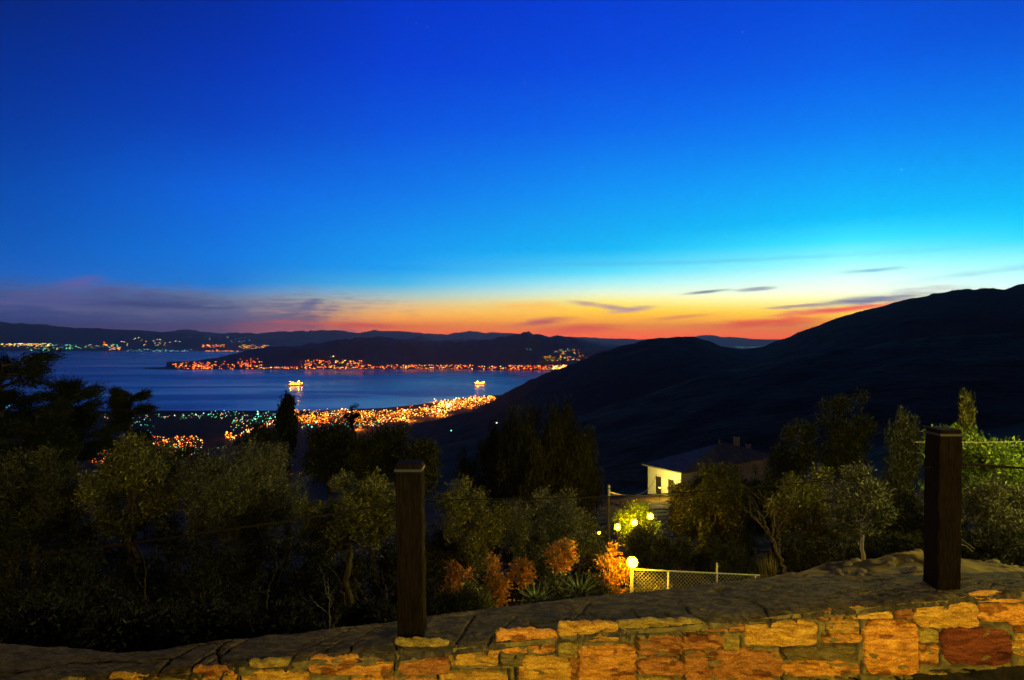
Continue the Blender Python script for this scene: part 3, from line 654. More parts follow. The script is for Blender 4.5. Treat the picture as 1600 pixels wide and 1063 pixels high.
tree(655, 690, 30, 38, 770, 'round', 'dark tree behind and right of the left post top', nleaf=9000, lsize=.12, mt='dark', group=gd)
tree(405, 672, 36, 40, 760, 'round', 'dark tree left of the cypress with lights showing above it', nleaf=8000, lsize=.14, mt='dark', group=gd)
tree(300, 700, 30, 46, 790, 'round', 'dark low tree between the yellow-lit tree and the big olive', nleaf=8000, lsize=.12, mt='dark', group=gd)
tree(1100, 748, 32, 32, 860, 'round', 'dark leafy tree hiding the long side wall of the house', nleaf=11000, lsize=.11, mt='dark', clumps=34)
tree(1160, 722, 36, 28, 860, 'round', 'dark tree below the two chimneys, behind the big dark tree', nleaf=10000, lsize=.12, mt='dark', clumps=30)
go = 'front row of trees beyond the wall'
tree(66, 702, 13, 84, 850, 'round', 'dim olive-green tree at the far left in the front row', nleaf=18000, lsize=.055, group=go, mt='dark', clumps=46)
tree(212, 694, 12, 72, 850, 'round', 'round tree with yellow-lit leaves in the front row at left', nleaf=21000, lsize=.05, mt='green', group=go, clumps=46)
tree(380, 700, 12, 98, 870, 'round', 'big grey-green olive tree, widest in the front row', nleaf=30000, lsize=.05, group=go, clumps=64, asp=.24, name='olive_tree')
tree(545, 752, 11, 82, 860, 'round', 'spreading tree with yellow-tipped top behind the left post', nleaf=22000, lsize=.046, mt='green', group=go, clumps=50)
tree(722, 748, 15, 74, 900, 'round', 'tree with yellow-lit upper leaves just right of the left post', nleaf=20000, lsize=.048, mt='green', group=go, clumps=46)
tree(848, 756, 15.5, 66, 905, 'round', 'pale-tipped olive tree above the round red bush', nleaf=18000, lsize=.05, group=go, clumps=42, name='olive_tree')
tree(905, 790, 16.5, 44, 900, 'round', 'small tree beside the utility pole and the left tree lamp', nleaf=10000, lsize=.055, mt='green', group=go, clumps=26)
tree(858, 650, 30, 78, 850, 'feather', 'tall feathery dark tree rising behind the pale-tipped olive', nleaf=30000, lsize=.2, mt='shade', name='tree', clumps=110)
tree(778, 684, 33, 62, 850, 'feather', 'lower feathery dark tree left of the tall feathery one', nleaf=20000, lsize=.2, mt='shade', clumps=80)
# right half
gr = 'dark trees around the house'
tree(1128, 728, 24, 52, 900, 'round', 'big dark tree in front of the house roof', nleaf=26000, lsize=.085, mt='dark', group=gr, clumps=60)
tree(1206, 722, 34, 44, 860, 'round', 'dark tree right of the house covering the roof end', nleaf=17000, lsize=.1, mt='dark', group=gr, clumps=44)
tree(1062, 762, 26, 22, 840, 'round', 'small leafy tree at the house corner catching yellow light', nleaf=6000, lsize=.09, mt='green', group=gr, clumps=20)
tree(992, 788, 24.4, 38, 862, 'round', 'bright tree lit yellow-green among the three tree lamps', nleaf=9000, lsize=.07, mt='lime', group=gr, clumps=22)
tree(1030, 830, 21, 60, 905, 'round', 'low dark tree between the tree lamps and the fence', nleaf=12000, lsize=.08, mt='dark', group=gr, clumps=34)
gb = 'dim trees on the slope at the right'
tree(1238, 645, 46, 36, 770, 'round', 'dim tree on the slope, shortest of the three behind', nleaf=12000, lsize=.15, mt='green', group=gb, clumps=34)
tree(1322, 616, 44, 46, 780, 'round', 'tallest dim tree on the slope with a rounded double crown', nleaf=15000, lsize=.15, mt='green', group=gb, clumps=40)
tree(1408, 656, 26, 40, 860, 'cypress', 'tall narrow leafy tree just left of the big right post', nleaf=16000, lsize=.1, mt='olive', group=gb, clumps=44)
tree(1270, 745, 20, 66, 880, 'round', 'dark tree between the bare tree and the young tree', nleaf=18000, lsize=.075, mt='green', group=gb, clumps=46)
tree(1400, 770, 17, 60, 880, 'round', 'dark bushy tree behind the young tree and big post', nleaf=13000, lsize=.07, mt='dark', group=gb, clumps=40)
tree(1338, 730, 9.2, 48, 842, 'round', 'young tree with a slim pale trunk and light crown', nleaf=5200, lsize=.05, mt='olive', base=1351, clumps=20, bark='palebark', trunk_r=.026)
tree(1508, 628, 19, 15, 760, 'cypress', 'slender spire-topped tree rising above the lit shrub', nleaf=6000, lsize=.09, mt='green', clumps=24)
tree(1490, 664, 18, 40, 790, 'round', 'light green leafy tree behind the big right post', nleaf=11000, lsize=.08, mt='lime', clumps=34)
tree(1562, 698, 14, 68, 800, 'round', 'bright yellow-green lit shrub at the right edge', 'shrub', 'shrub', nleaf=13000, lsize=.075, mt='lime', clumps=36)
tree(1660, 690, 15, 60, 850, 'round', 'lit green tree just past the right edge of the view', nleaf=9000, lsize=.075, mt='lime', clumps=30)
tree(1570, 775, 12, 80, 885, 'round', 'dark grey-green shrub below the lit shrub at right', 'shrub', 'shrub', nleaf=14000, lsize=.06, mt='olive', clumps=40)
# scrub under the trees
gs = 'dark scrub under the trees'
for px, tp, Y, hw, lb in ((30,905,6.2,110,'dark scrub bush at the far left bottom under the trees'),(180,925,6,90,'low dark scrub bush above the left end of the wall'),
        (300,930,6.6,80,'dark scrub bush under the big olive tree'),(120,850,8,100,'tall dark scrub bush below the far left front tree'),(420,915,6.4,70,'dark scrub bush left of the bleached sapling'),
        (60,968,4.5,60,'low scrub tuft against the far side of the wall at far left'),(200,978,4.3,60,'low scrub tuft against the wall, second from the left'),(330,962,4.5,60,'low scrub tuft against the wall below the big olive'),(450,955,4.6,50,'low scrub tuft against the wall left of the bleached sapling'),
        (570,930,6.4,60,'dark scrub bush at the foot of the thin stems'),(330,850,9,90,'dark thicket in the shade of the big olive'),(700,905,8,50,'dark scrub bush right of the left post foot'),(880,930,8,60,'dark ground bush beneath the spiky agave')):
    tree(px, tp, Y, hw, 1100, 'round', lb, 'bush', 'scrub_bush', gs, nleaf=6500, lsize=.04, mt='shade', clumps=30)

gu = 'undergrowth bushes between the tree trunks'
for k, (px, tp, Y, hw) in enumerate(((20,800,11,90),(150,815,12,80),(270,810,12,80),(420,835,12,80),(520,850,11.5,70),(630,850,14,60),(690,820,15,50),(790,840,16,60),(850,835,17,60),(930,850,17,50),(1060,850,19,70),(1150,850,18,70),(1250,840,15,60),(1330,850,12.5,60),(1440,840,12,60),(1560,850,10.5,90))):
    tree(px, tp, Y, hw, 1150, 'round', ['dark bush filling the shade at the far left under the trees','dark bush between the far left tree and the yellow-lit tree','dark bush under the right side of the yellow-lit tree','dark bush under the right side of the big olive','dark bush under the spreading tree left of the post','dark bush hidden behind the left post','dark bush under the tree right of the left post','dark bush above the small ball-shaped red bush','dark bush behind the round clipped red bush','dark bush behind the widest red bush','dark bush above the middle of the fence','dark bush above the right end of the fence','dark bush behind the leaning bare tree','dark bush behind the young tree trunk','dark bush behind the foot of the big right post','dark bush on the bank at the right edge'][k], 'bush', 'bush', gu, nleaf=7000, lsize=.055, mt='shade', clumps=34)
# red clipped bushes
gred = 'red-leaved bushes along the garden path'
for px, tp, bt, hw, Y, lb in ((718,878,960,22,11.5,'leftmost orange-red bush beyond the wall'),(774,876,955,15,11.8,'narrow orange-red bush, second from the left'),(816,880,912,14,12,'small ball-shaped orange bush beside the dim agave'),
        (879,856,893,18,12.2,'round red-leaved bush clipped to a ball above the bright agave'),(955,855,940,25,12.7,'widest orange-red bush right beside the glowing lamp')):
    tree(px, tp, Y, hw, bt, 'round', lb, 'bush', 'red_bush', gred, nleaf=3200, lsize=.045, mt='red', clumps=20, asp=.45, trunk_r=.02)
for px, tp, Y, hw, lb in ((740,925,8.6,26,'dull green shrub at the foot of the leftmost red bush'),(872,900,9.2,22,'dull shrub under the ball-shaped red bush'),(930,898,9.4,20,'dull shrub between the bright agave and the widest red bush')):
    tree(px, tp, Y, hw, 980, 'round', lb, 'shrub', 'shrub', None, nleaf=2500, lsize=.045, mt='green', clumps=18)
def agave(px, py, Y, rad, n, label):
    b = at(px, py, Y); g = b.z-.05
    root = empty('agave', (b.x, Y, g), label, 'agave', 'spiky agaves beyond the wall'); 
    for k in range(n):
        a = k*2.39996; el = math.radians(82-62*(k/n)**.8); ln = rad*R.uniform(.85, 1.1); m = MB(); rows = []
        for i in range(7):
            t = i/6; w = .045*rad*2*(math.sin(min(1, t*1.25+.18)*math.pi)**.7 if t < .98 else .02)*.5+.002; r_ = math.cos(el)*ln*t; z = math.sin(el)*ln*t-.15*ln*t*t*math.cos(el)
            for sgn, dz in ((-1, .35), (0, 0), (1, .35)):
                rows.append((math.cos(a)*r_-math.sin(a)*w*sgn, math.sin(a)*r_+math.cos(a)*w*sgn, z+w*dz))
        V = np.array(rows); V2 = V.copy(); V2[:, 2] -= .006; nn = len(V)
        Q = gridq(7, 3); edge_ = [[i*3, (i+1)*3, (i+1)*3+nn, i*3+nn] for i in range(6)]+[[i*3+2, i*3+2+nn, (i+1)*3+2+nn, (i+1)*3+2] for i in range(6)]
        m.add(np.vstack([V, V2]), np.vstack([Q, Q[:, ::-1]+nn, edge_])); m.build('leaf', M['agave'], root, True)
agave(906, 926, 8.6, .36, 34, 'bright spiky agave beside the widest red bush')
agave(838, 938, 8.2, .34, 28, 'dim spiky agave left of the bright one')

# bare stems
def wig(P, r):
    P = np.array(P, dtype=float); t = np.arange(len(P)); tt = np.linspace(0, len(P)-1, len(P)*4)
    Q = np.stack([np.interp(tt, t, P[:, k]) for k in range(3)], -1); Q[1:-1] += rs.normal(size=(len(Q)-2, 3))*r*.9*np.array([1, .6, .4]); return Q
def twig(name, pxs, Y, r, mt, label, cat='sapling', branches=(), group=None):
    x0, y0 = pxs[0]; b = at(x0, y0, Y); g = min(b.z, gz(b.x, Y)+.0) ; root = empty(name, (b.x, Y, g), label, cat, group)
    m = MB(); P = [np.array(at(x, y, Y))-np.array([b.x, Y, g]) for x, y in pxs]
    P = [np.array([0, 0, -.02])]+P if b.z > g+.05 else P
    P = wig(P, r); m.tube(P, np.linspace(r, r*.3, len(P)), 6); m.build('stem', M[mt], root, True)
    for br in branches:
        m = MB(); Q = [np.array(at(x, y, Y))-np.array([b.x, Y, g]) for x, y in br]; Q = wig(Q, r); m.tube(Q, np.linspace(r*.5, r*.12, len(Q)), 5)
        for j in range(4):
            i0 = R.randint(1, len(Q)-2); d = (Q[i0+1]-Q[i0-1])*R.uniform(.8, 2)+np.array([R.uniform(-1, 1), 0, R.uniform(-.2, 1)])*r*9; m.tube([Q[i0], Q[i0]+d*.5, Q[i0]+d+np.array([0, 0, r*2])], [r*.22, r*.15, r*.07], 4)
        m.build('branch', M[mt], root, True)
twig('dead_sapling', [(515,966),(514,940),(513,915),(512,903)], 4.6, .0045, 'dead', 'bleached dead sapling standing bare just beyond the wall', 'sapling',
     [[(514,935),(508,922),(508,905),(504,895),(496,888)],[(515,960),(500,948),(488,938),(484,930)],[(514,932),(517,928),(519,926)],[(515,952),(518,945),(518,930)]])
gst = 'thin bare saplings under the front trees'
for k, (p, lb) in enumerate((([(546,965),(538,935),(530,905),(520,892),(505,880)],'curved bare stem nearest the bleached sapling'),([(560,965),(558,935),(548,910),(540,880),(545,850)],'winding bare stem second from the bleached sapling'),
        ([(604,970),(605,935),(603,925),(598,905),(598,890)],'bare forked stem right beside the left post'),([(575,950),(565,925),(552,900),(550,870)],'thin bare stem between the winding one and the post'),
        ([(232,950),(225,920),(228,890),(222,860)],'faint bare stem under the yellow-lit tree'),([(415,950),(420,915),(432,890),(430,860)],'faint bare stem under the big olive'))):
    twig('thin_sapling', p, 6.6, .008, 'bark', lb, 'sapling', [[p[2], (p[2][0]+14, p[2][1]-14), (p[2][0]+18, p[2][1]-40)], [p[1], (p[1][0]-12, p[1][1]-16), (p[1][0]-14, p[1][1]-34)]], gst)
twig('bare_tree', [(1227,895),(1218,868),(1208,845),(1196,820),(1180,795)], 11, .028, 'bark', 'leaning nearly bare tree with thin branches beside the fence end', 'tree',
     [[(1218,868),(1205,840),(1188,815),(1168,800)],[(1208,845),(1210,815),(1216,785)],[(1200,828),(1180,812),(1160,790)],[(1222,880),(1216,850),(1220,820),(1232,790)],[(1196,820),(1200,795),(1196,770)]])
# dry tufts by the fence end
def tuft(px, py, Y, h, n, label, mt='dry'):
    b = at(px, py, Y); g = gz(b.x, Y); root = (b.x, Y, g)
    a = rs.uniform(0, 6.28, n); r0 = rs.uniform(0, .06, n); hh = rs.uniform(.4, 1, n)*h
    P = np.stack([np.cos(a)*r0, np.sin(a)*r0, hh*.5], -1); D = np.stack([np.cos(a)*.18, np.sin(a)*.18, np.ones(n)], -1)
    o = leaves(P, D, 1., .05, M[mt], 'grass_tuft', None, 0.); me = o.data
    V = []; 
    for i in range(n): V += [P[i]*[1, 1, 0], P[i]*[1, 1, 0]+[.006, 0, 0], P[i]*[1, 1, 0]+D[i]*hh[i]+[.0, .02, 0], P[i]*[1, 1, 0]+D[i]*hh[i]*.6+[-.008, 0, 0]]
    me.vertices.foreach_set('co', np.array(V, dtype=np.float32).ravel()); o.location = root
    tag(o, label, 'grass tuft', 'dry tufts by the fence end')
tuft(1196, 905, 8.6, .52, 60, 'tallest dry tuft at the end of the fence')
tuft(1208, 905, 8.4, .34, 50, 'shorter dry tuft right of the tallest at the fence end')
# rubble on the earth bank
gq = 'pale stones on the earth bank'
mrock = mat('bank_rock', (.22, .17, .10), .9, [(9, (.12, .095, .06), 5)], (30, .6, .01), .1)
protos = []
for k in range(60):
    px = R.uniform(1180, 1640); Y = R.uniform(6.0, 8.6); x = (px-CX)/F*Y; z = gz(x, Y); r = R.uniform(.02, .06)
    if k < 5:
        m = MB().ball((0, 0, 0), 1, 10, 7, .6); V = m.v[0]; V *= (1+.28*fbm(V[:, 0]*1.4+k*9, V[:, 1]*1.4, V[:, 2]*1.4, o=2, seed=k)[:, None]); m.v[0] = V
        o = m.build('stone', mrock, None); protos.append(o)
    else: o = protos[k % 5].copy(); C.objects.link(o)
    o.location = (x, Y, z+r*.15); o.scale = (r*1.3, r, r); o.rotation_euler = (0, 0, R.uniform(0, 6))
    tag(o, 'small pale rubble stone lying on the earth bank at right', 'stone', gq)

# ------------------------------------------------------------------ chain-link fence, lamps, pole
def lamp_light(name, loc, power, col, r, parent=None):
    l = bpy.data.lights.new(name, 'POINT'); l.energy = power; l.color = col; l.shadow_soft_size = r
    o = bpy.data.objects.new(name, l); C.objects.link(o); o.location = loc
    if parent: o.parent = parent
    return o
GL = emat('lamp_globe', (1, .55, .0009), 520, True)
fp = at(988, 879, 12); gzf = gz(fp.x, 12)
t = empty('garden_lamp', (fp.x, 12, gzf), 'brightest lamp, a glowing globe on a short post at the fence corner', 'lamp'); hl = fp.z-gzf
MB().tube([(0, 0, 0), (0, 0, hl-.09)], .022, 10).build('lamp_post', M['metal'], t, True)
MB().lathe([(0, -.1), (.05, -.1), (.06, -.085), (.045, -.07), (.03, -.06)], (0, 0, hl)).build('collar', M['metal'], t, True)
MB().ball((0, 0, hl), .10, 18, 12).build('globe', GL, t, True)
ft = empty('chain_link_fence', (fp.x, 12.05, gzf), 'low chain-link fence running right from the glowing corner lamp', 'fence')
fr = [(986, 890, 12.05), (1044, 892.5, 12.15), (1118, 896, 12.3), (1180, 899, 12.4), (1235, 900, 12.5)]
FP = [np.array(at(*q))-np.array([fp.x, 12.05, gzf]) for q in fr]
MB().tube(FP, .017, 8).build('top_rail', M['metal'], ft, True)
for k, p in enumerate(FP[:]):
    e = .2 if k == 2 else .0
    lean = .03 if k == 2 else 0
    MB().tube([(p[0], p[1], -.4), (p[0]+lean, p[1], p[2]+e)], .02 if k else .016, 8).build('fence_post', M['metal'], ft, True)
a, b = FP[0], FP[-1]; Lf = np.linalg.norm((b-a)[:2]); fh = 1.05; m = MB(); cell = .075
for sgn in (1, -1):
    n = int((Lf+fh)/cell)
    for i in range(-int(fh/cell), int(Lf/cell)+int(fh/cell)):
        u0 = i*cell; pts = []
        ua, za = (u0, 0) ; ub, zb_ = (u0+fh*sgn, 1)
        lo = max(0, min(ua, ub)); hi = min(Lf, max(ua, ub))
        if hi-lo < .02: continue
        def P_(u):
            v = (u-ua)/(ub-ua)*fh; c = a+(b-a)*(u/Lf); return (c[0], c[1]+.006*sgn, c[2]-fh+v)
        m.tube([P_(lo), P_((lo+hi)/2), P_(hi)], .0035, 4, False)
m.build('wire_mesh', M['wire'], ft)
# lamps in the lit tree
gl = 'three tree lamps below the house'
GL2 = emat('small_lamp_globe', (1, .56, .001), 480, True)
for (px, py, Y, lb) in ((965, 824, 23, 'leftmost and lowest of the three lamps shining in the tree'), (991, 816.5, 23.2, 'middle one of the three lamps shining in the tree'), (1016, 807, 23.4, 'rightmost and highest of the three lamps shining in the tree')):
    p = at(px, py, Y); g = gz(p.x, Y); t = empty('street_lamp', (p.x, Y, g), lb, 'lamp', gl); h = p.z-g
    MB().tube([(0, .02, 0), (0, .02, h-.05), (0, .02, h+.02)], [.04, .03, .02], 8).build('lamp_post', M['darkmetal'], t, True)
    MB().lathe([(0, .15), (.04, .145), (.05, .12)], (0, 0, h)).build('cap', M['darkmetal'], t, True)
    MB().ball((0, 0, h), .10, 14, 10).build('globe', GL2, t, True)
p = at(936.5, 833, 22); g = gz(p.x, 22); t = empty('garden_lamp', (p.x, 22, g), 'tiny dim lamp left of the utility pole', 'lamp')
MB().tube([(0, 0, 0), (0, 0, p.z-g-.04)], .02, 6).build('lamp_post', M['darkmetal'], t); MB().ball((0, 0, p.z-g), .04).build('globe', GL2, t, True)
# utility pole with insulators and cables
p = at(951, 757, 19); g = gz(p.x, 19); t = empty('utility_pole', (p.x, 19, g), 'thin wooden utility pole with insulators left of the tree lamps', 'utility pole'); h = p.z-g
MB().tube([(0, 0, 0), (0, 0, h)], [.06, .045], 10).build('pole', M['bark'], t, True)
for k, z in enumerate((h-.05, h-.17, h-.29)):
    MB().lathe([(0, -.05), (.035, -.05), (.045, -.03), (.03, -.01), (.045, .01), (.03, .04), (0, .05)], (.0, -.085, z), 10).build('insulator', M['plaster'], t, True)
pz = p.z
def cable(a, b, s, r, label, mt='darkmetal'):
    P = sag(a, b, s, 20); m = MB(); m.tube(P, r, 5); tag(m.build('cable', M[mt], None), label, 'cable', 'cables from the utility pole')
q = Vector((p.x, 18.9, pz-.2)); hw_ = at(1026, 741, 71.5)
cable(q+Vector((0, 0, -.1)), at(1060, 771, 21), .05, .016, 'thick pale bundled cable running right from the utility pole', 'wire')
cable(at(700, 782, 17), q+Vector((-.02, 0, -.12)), .1, .012, 'dark cable running left from the utility pole')
cable(q, hw_, .9, .022, 'cable rising from the utility pole to the house wall')
cable(at(1430, 691, 12), at(1700, 686, 12.5), .03, .007, 'thin pale cable crossing before the lit shrub at right', 'palebark')
cable(at(1060, 771, 21), at(1470, 740, 24), .2, .008, 'faint dark cable running on right past the dark trees')

# ------------------------------------------------------------------ house
def house():
    ang = math.radians(56); Nc = Vector(((1064-CX)/F*70, 70, 0)); w, l = 5.0, 17.0
    ux = Vector((math.cos(ang), -math.sin(ang), 0)); vx = Vector((math.sin(ang), math.cos(ang), 0))    # ux: left corner -> near corner ; vx: near -> right
    ze = (CY-737)/F*70; zb = -18.6
    Lc = Nc-ux*w; base = (Lc+Nc)/2+vx*l/2; base.z = zb
    t = empty('house', base, 'cream-walled house with a dark slate hip roof below the black hillside', 'house')
    def loc(u, v, z): q = Lc+ux*u+vx*v; return (q.x-base.x, q.y-base.y, z-zb)
    rotz = -ang
    m = MB(); P = [loc(0, 0, zb), loc(w, 0, zb), loc(w, l, zb), loc(0, l, zb), loc(0, 0, ze), loc(w, 0, ze), loc(w, l, ze), loc(0, l, ze)]
    m.add(P, [[0, 1, 5, 4], [1, 2, 6, 5], [2, 3, 7, 6], [3, 0, 4, 7]]); m.build('walls', M['plaster'], t)
    o = .5; H = (CY-692)/F*78-ze; P = [loc(-o, -o, ze), loc(w+o, -o, ze), loc(w+o, l+o, ze), loc(-o, l+o, ze), loc(w/2, 9.9, ze+H), loc(w/2, 11.2, ze+H*.97)]
    P2 = [(a, b, c-.14) for a, b, c in P[:4]]
    m = MB(); m.add(P+P2, [[1, 2, 5, 4], [3, 0, 4, 5], [0, 6, 7, 1], [1, 7, 8, 2], [2, 8, 9, 3], [3, 9, 6, 0], [6, 9, 8, 7]], [[0, 1, 4], [2, 3, 5]]); rf = m.build('roof', M['slate'], t)
    MB().tube([loc(w/2, 9.9, ze+H-.05), loc(w/2, 9.9, ze+H+.45)], [.13, .08], 6).build('finial', M['brick'], rf)
    for v, u, zt_, bw in ((13.3, w*.5, -12.45, .72), (15.7, w*.5, -13.6, .62)):
        zroof = zt_-1.5; top = 1.5
        c = MB(); q = loc(u, v, zt_-1.4); c.box(q, (bw, bw*.8, 2.8), rotz+.75); ch = c.build('chimney', M['brick'], rf)
        q2 = loc(u, v, zt_+.05); MB().box(q2, (bw*1.15, bw*.95, .12), rotz+.75).build('cap', M['brick'], ch); MB().tube([q2, (q2[0], q2[1], q2[2]+.4)], .1, 8).build('pot', M['shutter'], ch)
    for u in (1.7, 3.6):
        q = loc(u, -.03, ze-2.15); wn = MB().box(q, (.8, .06, 2.0), rotz).build('window', M['shutter'], t)
        q = loc(u, -.05, ze-1.08); MB().box(q, (1.0, .10, .12), rotz).build('lintel', M['plaster'], wn)
        for s in (-.52, .52):
            q = loc(u+s, -.04, ze-2.15); MB().box(q, (.16, .08, 2.1), rotz).build('frame', M['plaster'], wn)
    return t
house()

# ------------------------------------------------------------------ ferries
ELm = emat('deck_light', (1, .48, .03), 9, True); ELr = emat('deck_light_funnel_glow', (1, .20, .015), 5.0, True); ELf = emat('ship_floodlight', (1, .36, .002), 320, True)
def ferry(px, wl_py, Lm, hdg, label, flip):
    Y = 350*F/(wl_py-CY); p = at(px, wl_py, Y); t = empty('ferry', (p.x, Y, SEA), label, 'ferry', 'lit ferries on the bay'); t.rotation_euler = (0, 0, hdg); t.scale = (1, 1, 1.3)
    k = Lm/110; s = -1 if flip else 1
    xs = np.linspace(-55, 55, 23); V = []
    for x in xs:
        b = 9*min(1, ((55-x*s)/22)**.6 if x*s > 33 else 1)+.3
        V += [(x*k, -b*.7*k, -1), (x*k, -b*k, 7*k+(2*k if x*s > 40 else 0)), (x*k, b*k, 7*k+(2*k if x*s > 40 else 0)), (x*k, b*.7*k, -1)]
    Q = [[i*4+j, (i+1)*4+j, (i+1)*4+j+1, i*4+j+1] for i in range(22) for j in range(3)]+[[0, 1, 2, 3], [88, 91, 90, 89]]
    MB().add(V, Q).build('hull', M['hull'], t)
    MB().box((-4*s*k, 0, 11*k), (78*k, 15*k, 8*k)).build('superstructure', M['hull'], t)
    MB().box((26*s*k, 0, 17.5*k), (16*k, 14*k, 5*k)).build('bridge', M['hull'], t)
    MB().box((-22*s*k, 0, 18.5*k), (12*k, 8*k, 7*k)).build('funnel', ELr, t)  # funnel surface glows itself in place of light falling on it
    MB().tube([(24*s*k, 0, 20*k), (24*s*k, 0, 29*k)], .5*k, 6).build('mast', M['hull'], t)
    for z, x0, x1, mt in ((9, -42, 34, ELm), (13, -40, 32, ELm), (17, 18, 34, ELm), (6, -50, 50, ELr)):
        m = MB(); x0, x1 = sorted((x0*s, x1*s)); n = int((x1-x0)/4)
        for sy in (-1, 1):
            for i in range(n):
                if R.random() < .12: continue
                m.box(((x0+(i+.5)*(x1-x0)/n)*k, sy*(9.6 if z == 6 else 7.8)*k, z*k), (3.2*k, .4*k, (3.2 if z != 6 else 1.8)*k))
        m.build('deck_lights', mt, t)
    for x, r in ((-40, 1.9), (22, 2.4), (48, 1.5)): MB().ball((x*s*k, 0, 23*k if x != 48 else 14*k), r*k).build('floodlight', ELf, t)
ferry(462, 602.5, 112, .04, 'long brightly lit ferry on the bay, above the cypress tree', False)
ferry(750, 601.0, 84, -.1, 'shorter lit ferry on the bay, nearer the black hill', True)

# ------------------------------------------------------------------ lamps and glowing blocks round the bay
CO = dict(o=((1, .17, .005), 4.0), y=((1, .36, .02), 4.2), w=((1, .72, .30), 4.2), t=((.18, .95, .5), 2.6), r=((1, .045, .006), 3.0), g=((.45, 1, .06), 2.0), c=((.40, .85, 1.), 2.2))
LM = {k: emat('lamp_light_'+k, c, s) for k, (c, s) in CO.items()}
names = dict(o='orange', y='yellow', w='warm white', t='greenish white', r='red-orange', g='green', c='cool white')
def pick(mix): 
    x = R.random()*sum(mix.values())
    for k, v in mix.items():
        x -= v
        if x <= 0: return k
    return k
LIGHTS = []   # px, py, relative size, colour, cluster
def rect(x0, y0, x1, y1, n, mix, cl, s=(.6, 1.3)):
    for _ in range(more(n, cl)): LIGHTS.append((R.uniform(x0, x1), R.uniform(y0, y1), R.uniform(*s), pick(mix), cl))
def more(n, cl): return int(n*2.) if cl in (c3, c4) else int(n*1.9)
def para(p, q, r_, n, mix, cl, s=(.6, 1.3)):      # parallelogram p + a(q-p) + b(r-p)
    for _ in range(more(n, cl)):
        a, b = R.random(), R.random(); LIGHTS.append((p[0]+a*(q[0]-p[0])+b*(r_[0]-p[0]), p[1]+a*(q[1]-p[1])+b*(r_[1]-p[1]), R.uniform(*s), pick(mix), cl))
WARM = dict(o=4.5, y=5, r=1.2, w=2, t=.6); COOL = dict(t=6, c=2, g=1, o=1.2, w=.8); MIXD = dict(o=3, y=3, t=2, w=2, r=1, g=.6)
c1 = 'on the dark plain at left'; c2 = 'in the village on the plain'; c3 = 'in the seaside town centre'; c4 = 'at the end of the town by the hill foot'
rect(0, 612, 30, 640, 9, COOL, c1); rect(50, 645, 130, 680, 22, COOL, c1); rect(160, 646, 235, 668, 12, COOL, c1); rect(205, 664, 240, 690, 5, COOL, c1)
rect(225, 648, 330, 656, 22, COOL, c1); rect(330, 644, 362, 656, 14, COOL, c1); rect(365, 645, 440, 662, 46, COOL, c1); rect(360, 660, 392, 674, 13, dict(o=1, y=2, g=1, t=1), c1)
para((358, 692), (438, 662), (360, 685), 60, MIXD, c2, (.8, 1.6)); rect(352, 683, 362, 690, 7, dict(o=1, y=1), c2, (1.4, 2.2))
rect(236, 684, 318, 702, 70, dict(o=4, y=3, r=1.5, t=1, w=1), c2, (.7, 1.6)); rect(270, 700, 300, 716, 20, dict(g=2, o=2, t=1, r=1), c2); rect(140, 700, 190, 730, 26, dict(o=4, y=3), c2); rect(300, 700, 350, 722, 8, COOL, c1)
rect(456, 642, 545, 652, 60, dict(o=3, y=3, t=1, w=1), c3); rect(466, 651, 512, 664, 95, dict(o=5, r=2, y=2.5), c3, (.8, 1.6)); rect(505, 648, 545, 664, 30, WARM, c3)
rect(542, 644, 566, 664, 70, dict(y=5, o=3, w=1, g=.4), c3, (.8, 1.5)); rect(566, 643, 640, 662, 125, WARM, c3, (.7, 1.4)); rect(620, 642, 700, 654, 95, WARM, c3, (.7, 1.4)); rect(560, 660, 600, 668, 20, dict(o=1, y=1, t=1), c3)
rect(470, 664, 600, 674, 16, COOL, c3); rect(600, 654, 650, 660, 14, dict(o=2, y=1, t=2), c3)
para((655, 640), (765, 620), (672, 650), 190, dict(o=5, y=5, r=1.2, w=1.2), c4, (.8, 1.5)); para((680, 632), (745, 621), (690, 640), 80, dict(y=4, o=3, w=2), c4, (.8, 1.5))
para((697, 641), (712, 625), (698.5, 641), 26, dict(w=2, y=1), c4, (.9, 1.4)); para((718, 640), (736, 623), (719, 640), 20, dict(r=1, o=2), c4, (.9, 1.3)); rect(678, 626, 702, 635, 12, dict(w=2, y=2, o=1), c4, (.8, 1.5))
for q in ((472,672,'o'),(487,674,'t'),(494,667,'t'),(520,684,'c'),(528,681,'t'),(612,683,'g'),(632,683,'w'),(640,650,'o'),(641,640,'r'),(644,637,'o'),(357,688,'y'),(404,655,'t'),(403,654,'c')): LIGHTS.append((q[0], q[1], 1.8, q[2], c3 if q[0] > 450 else c2))
SP = {k: None for k in CO}
big = sorted(range(len(LIGHTS)), key=lambda i: -LIGHTS[i][2])
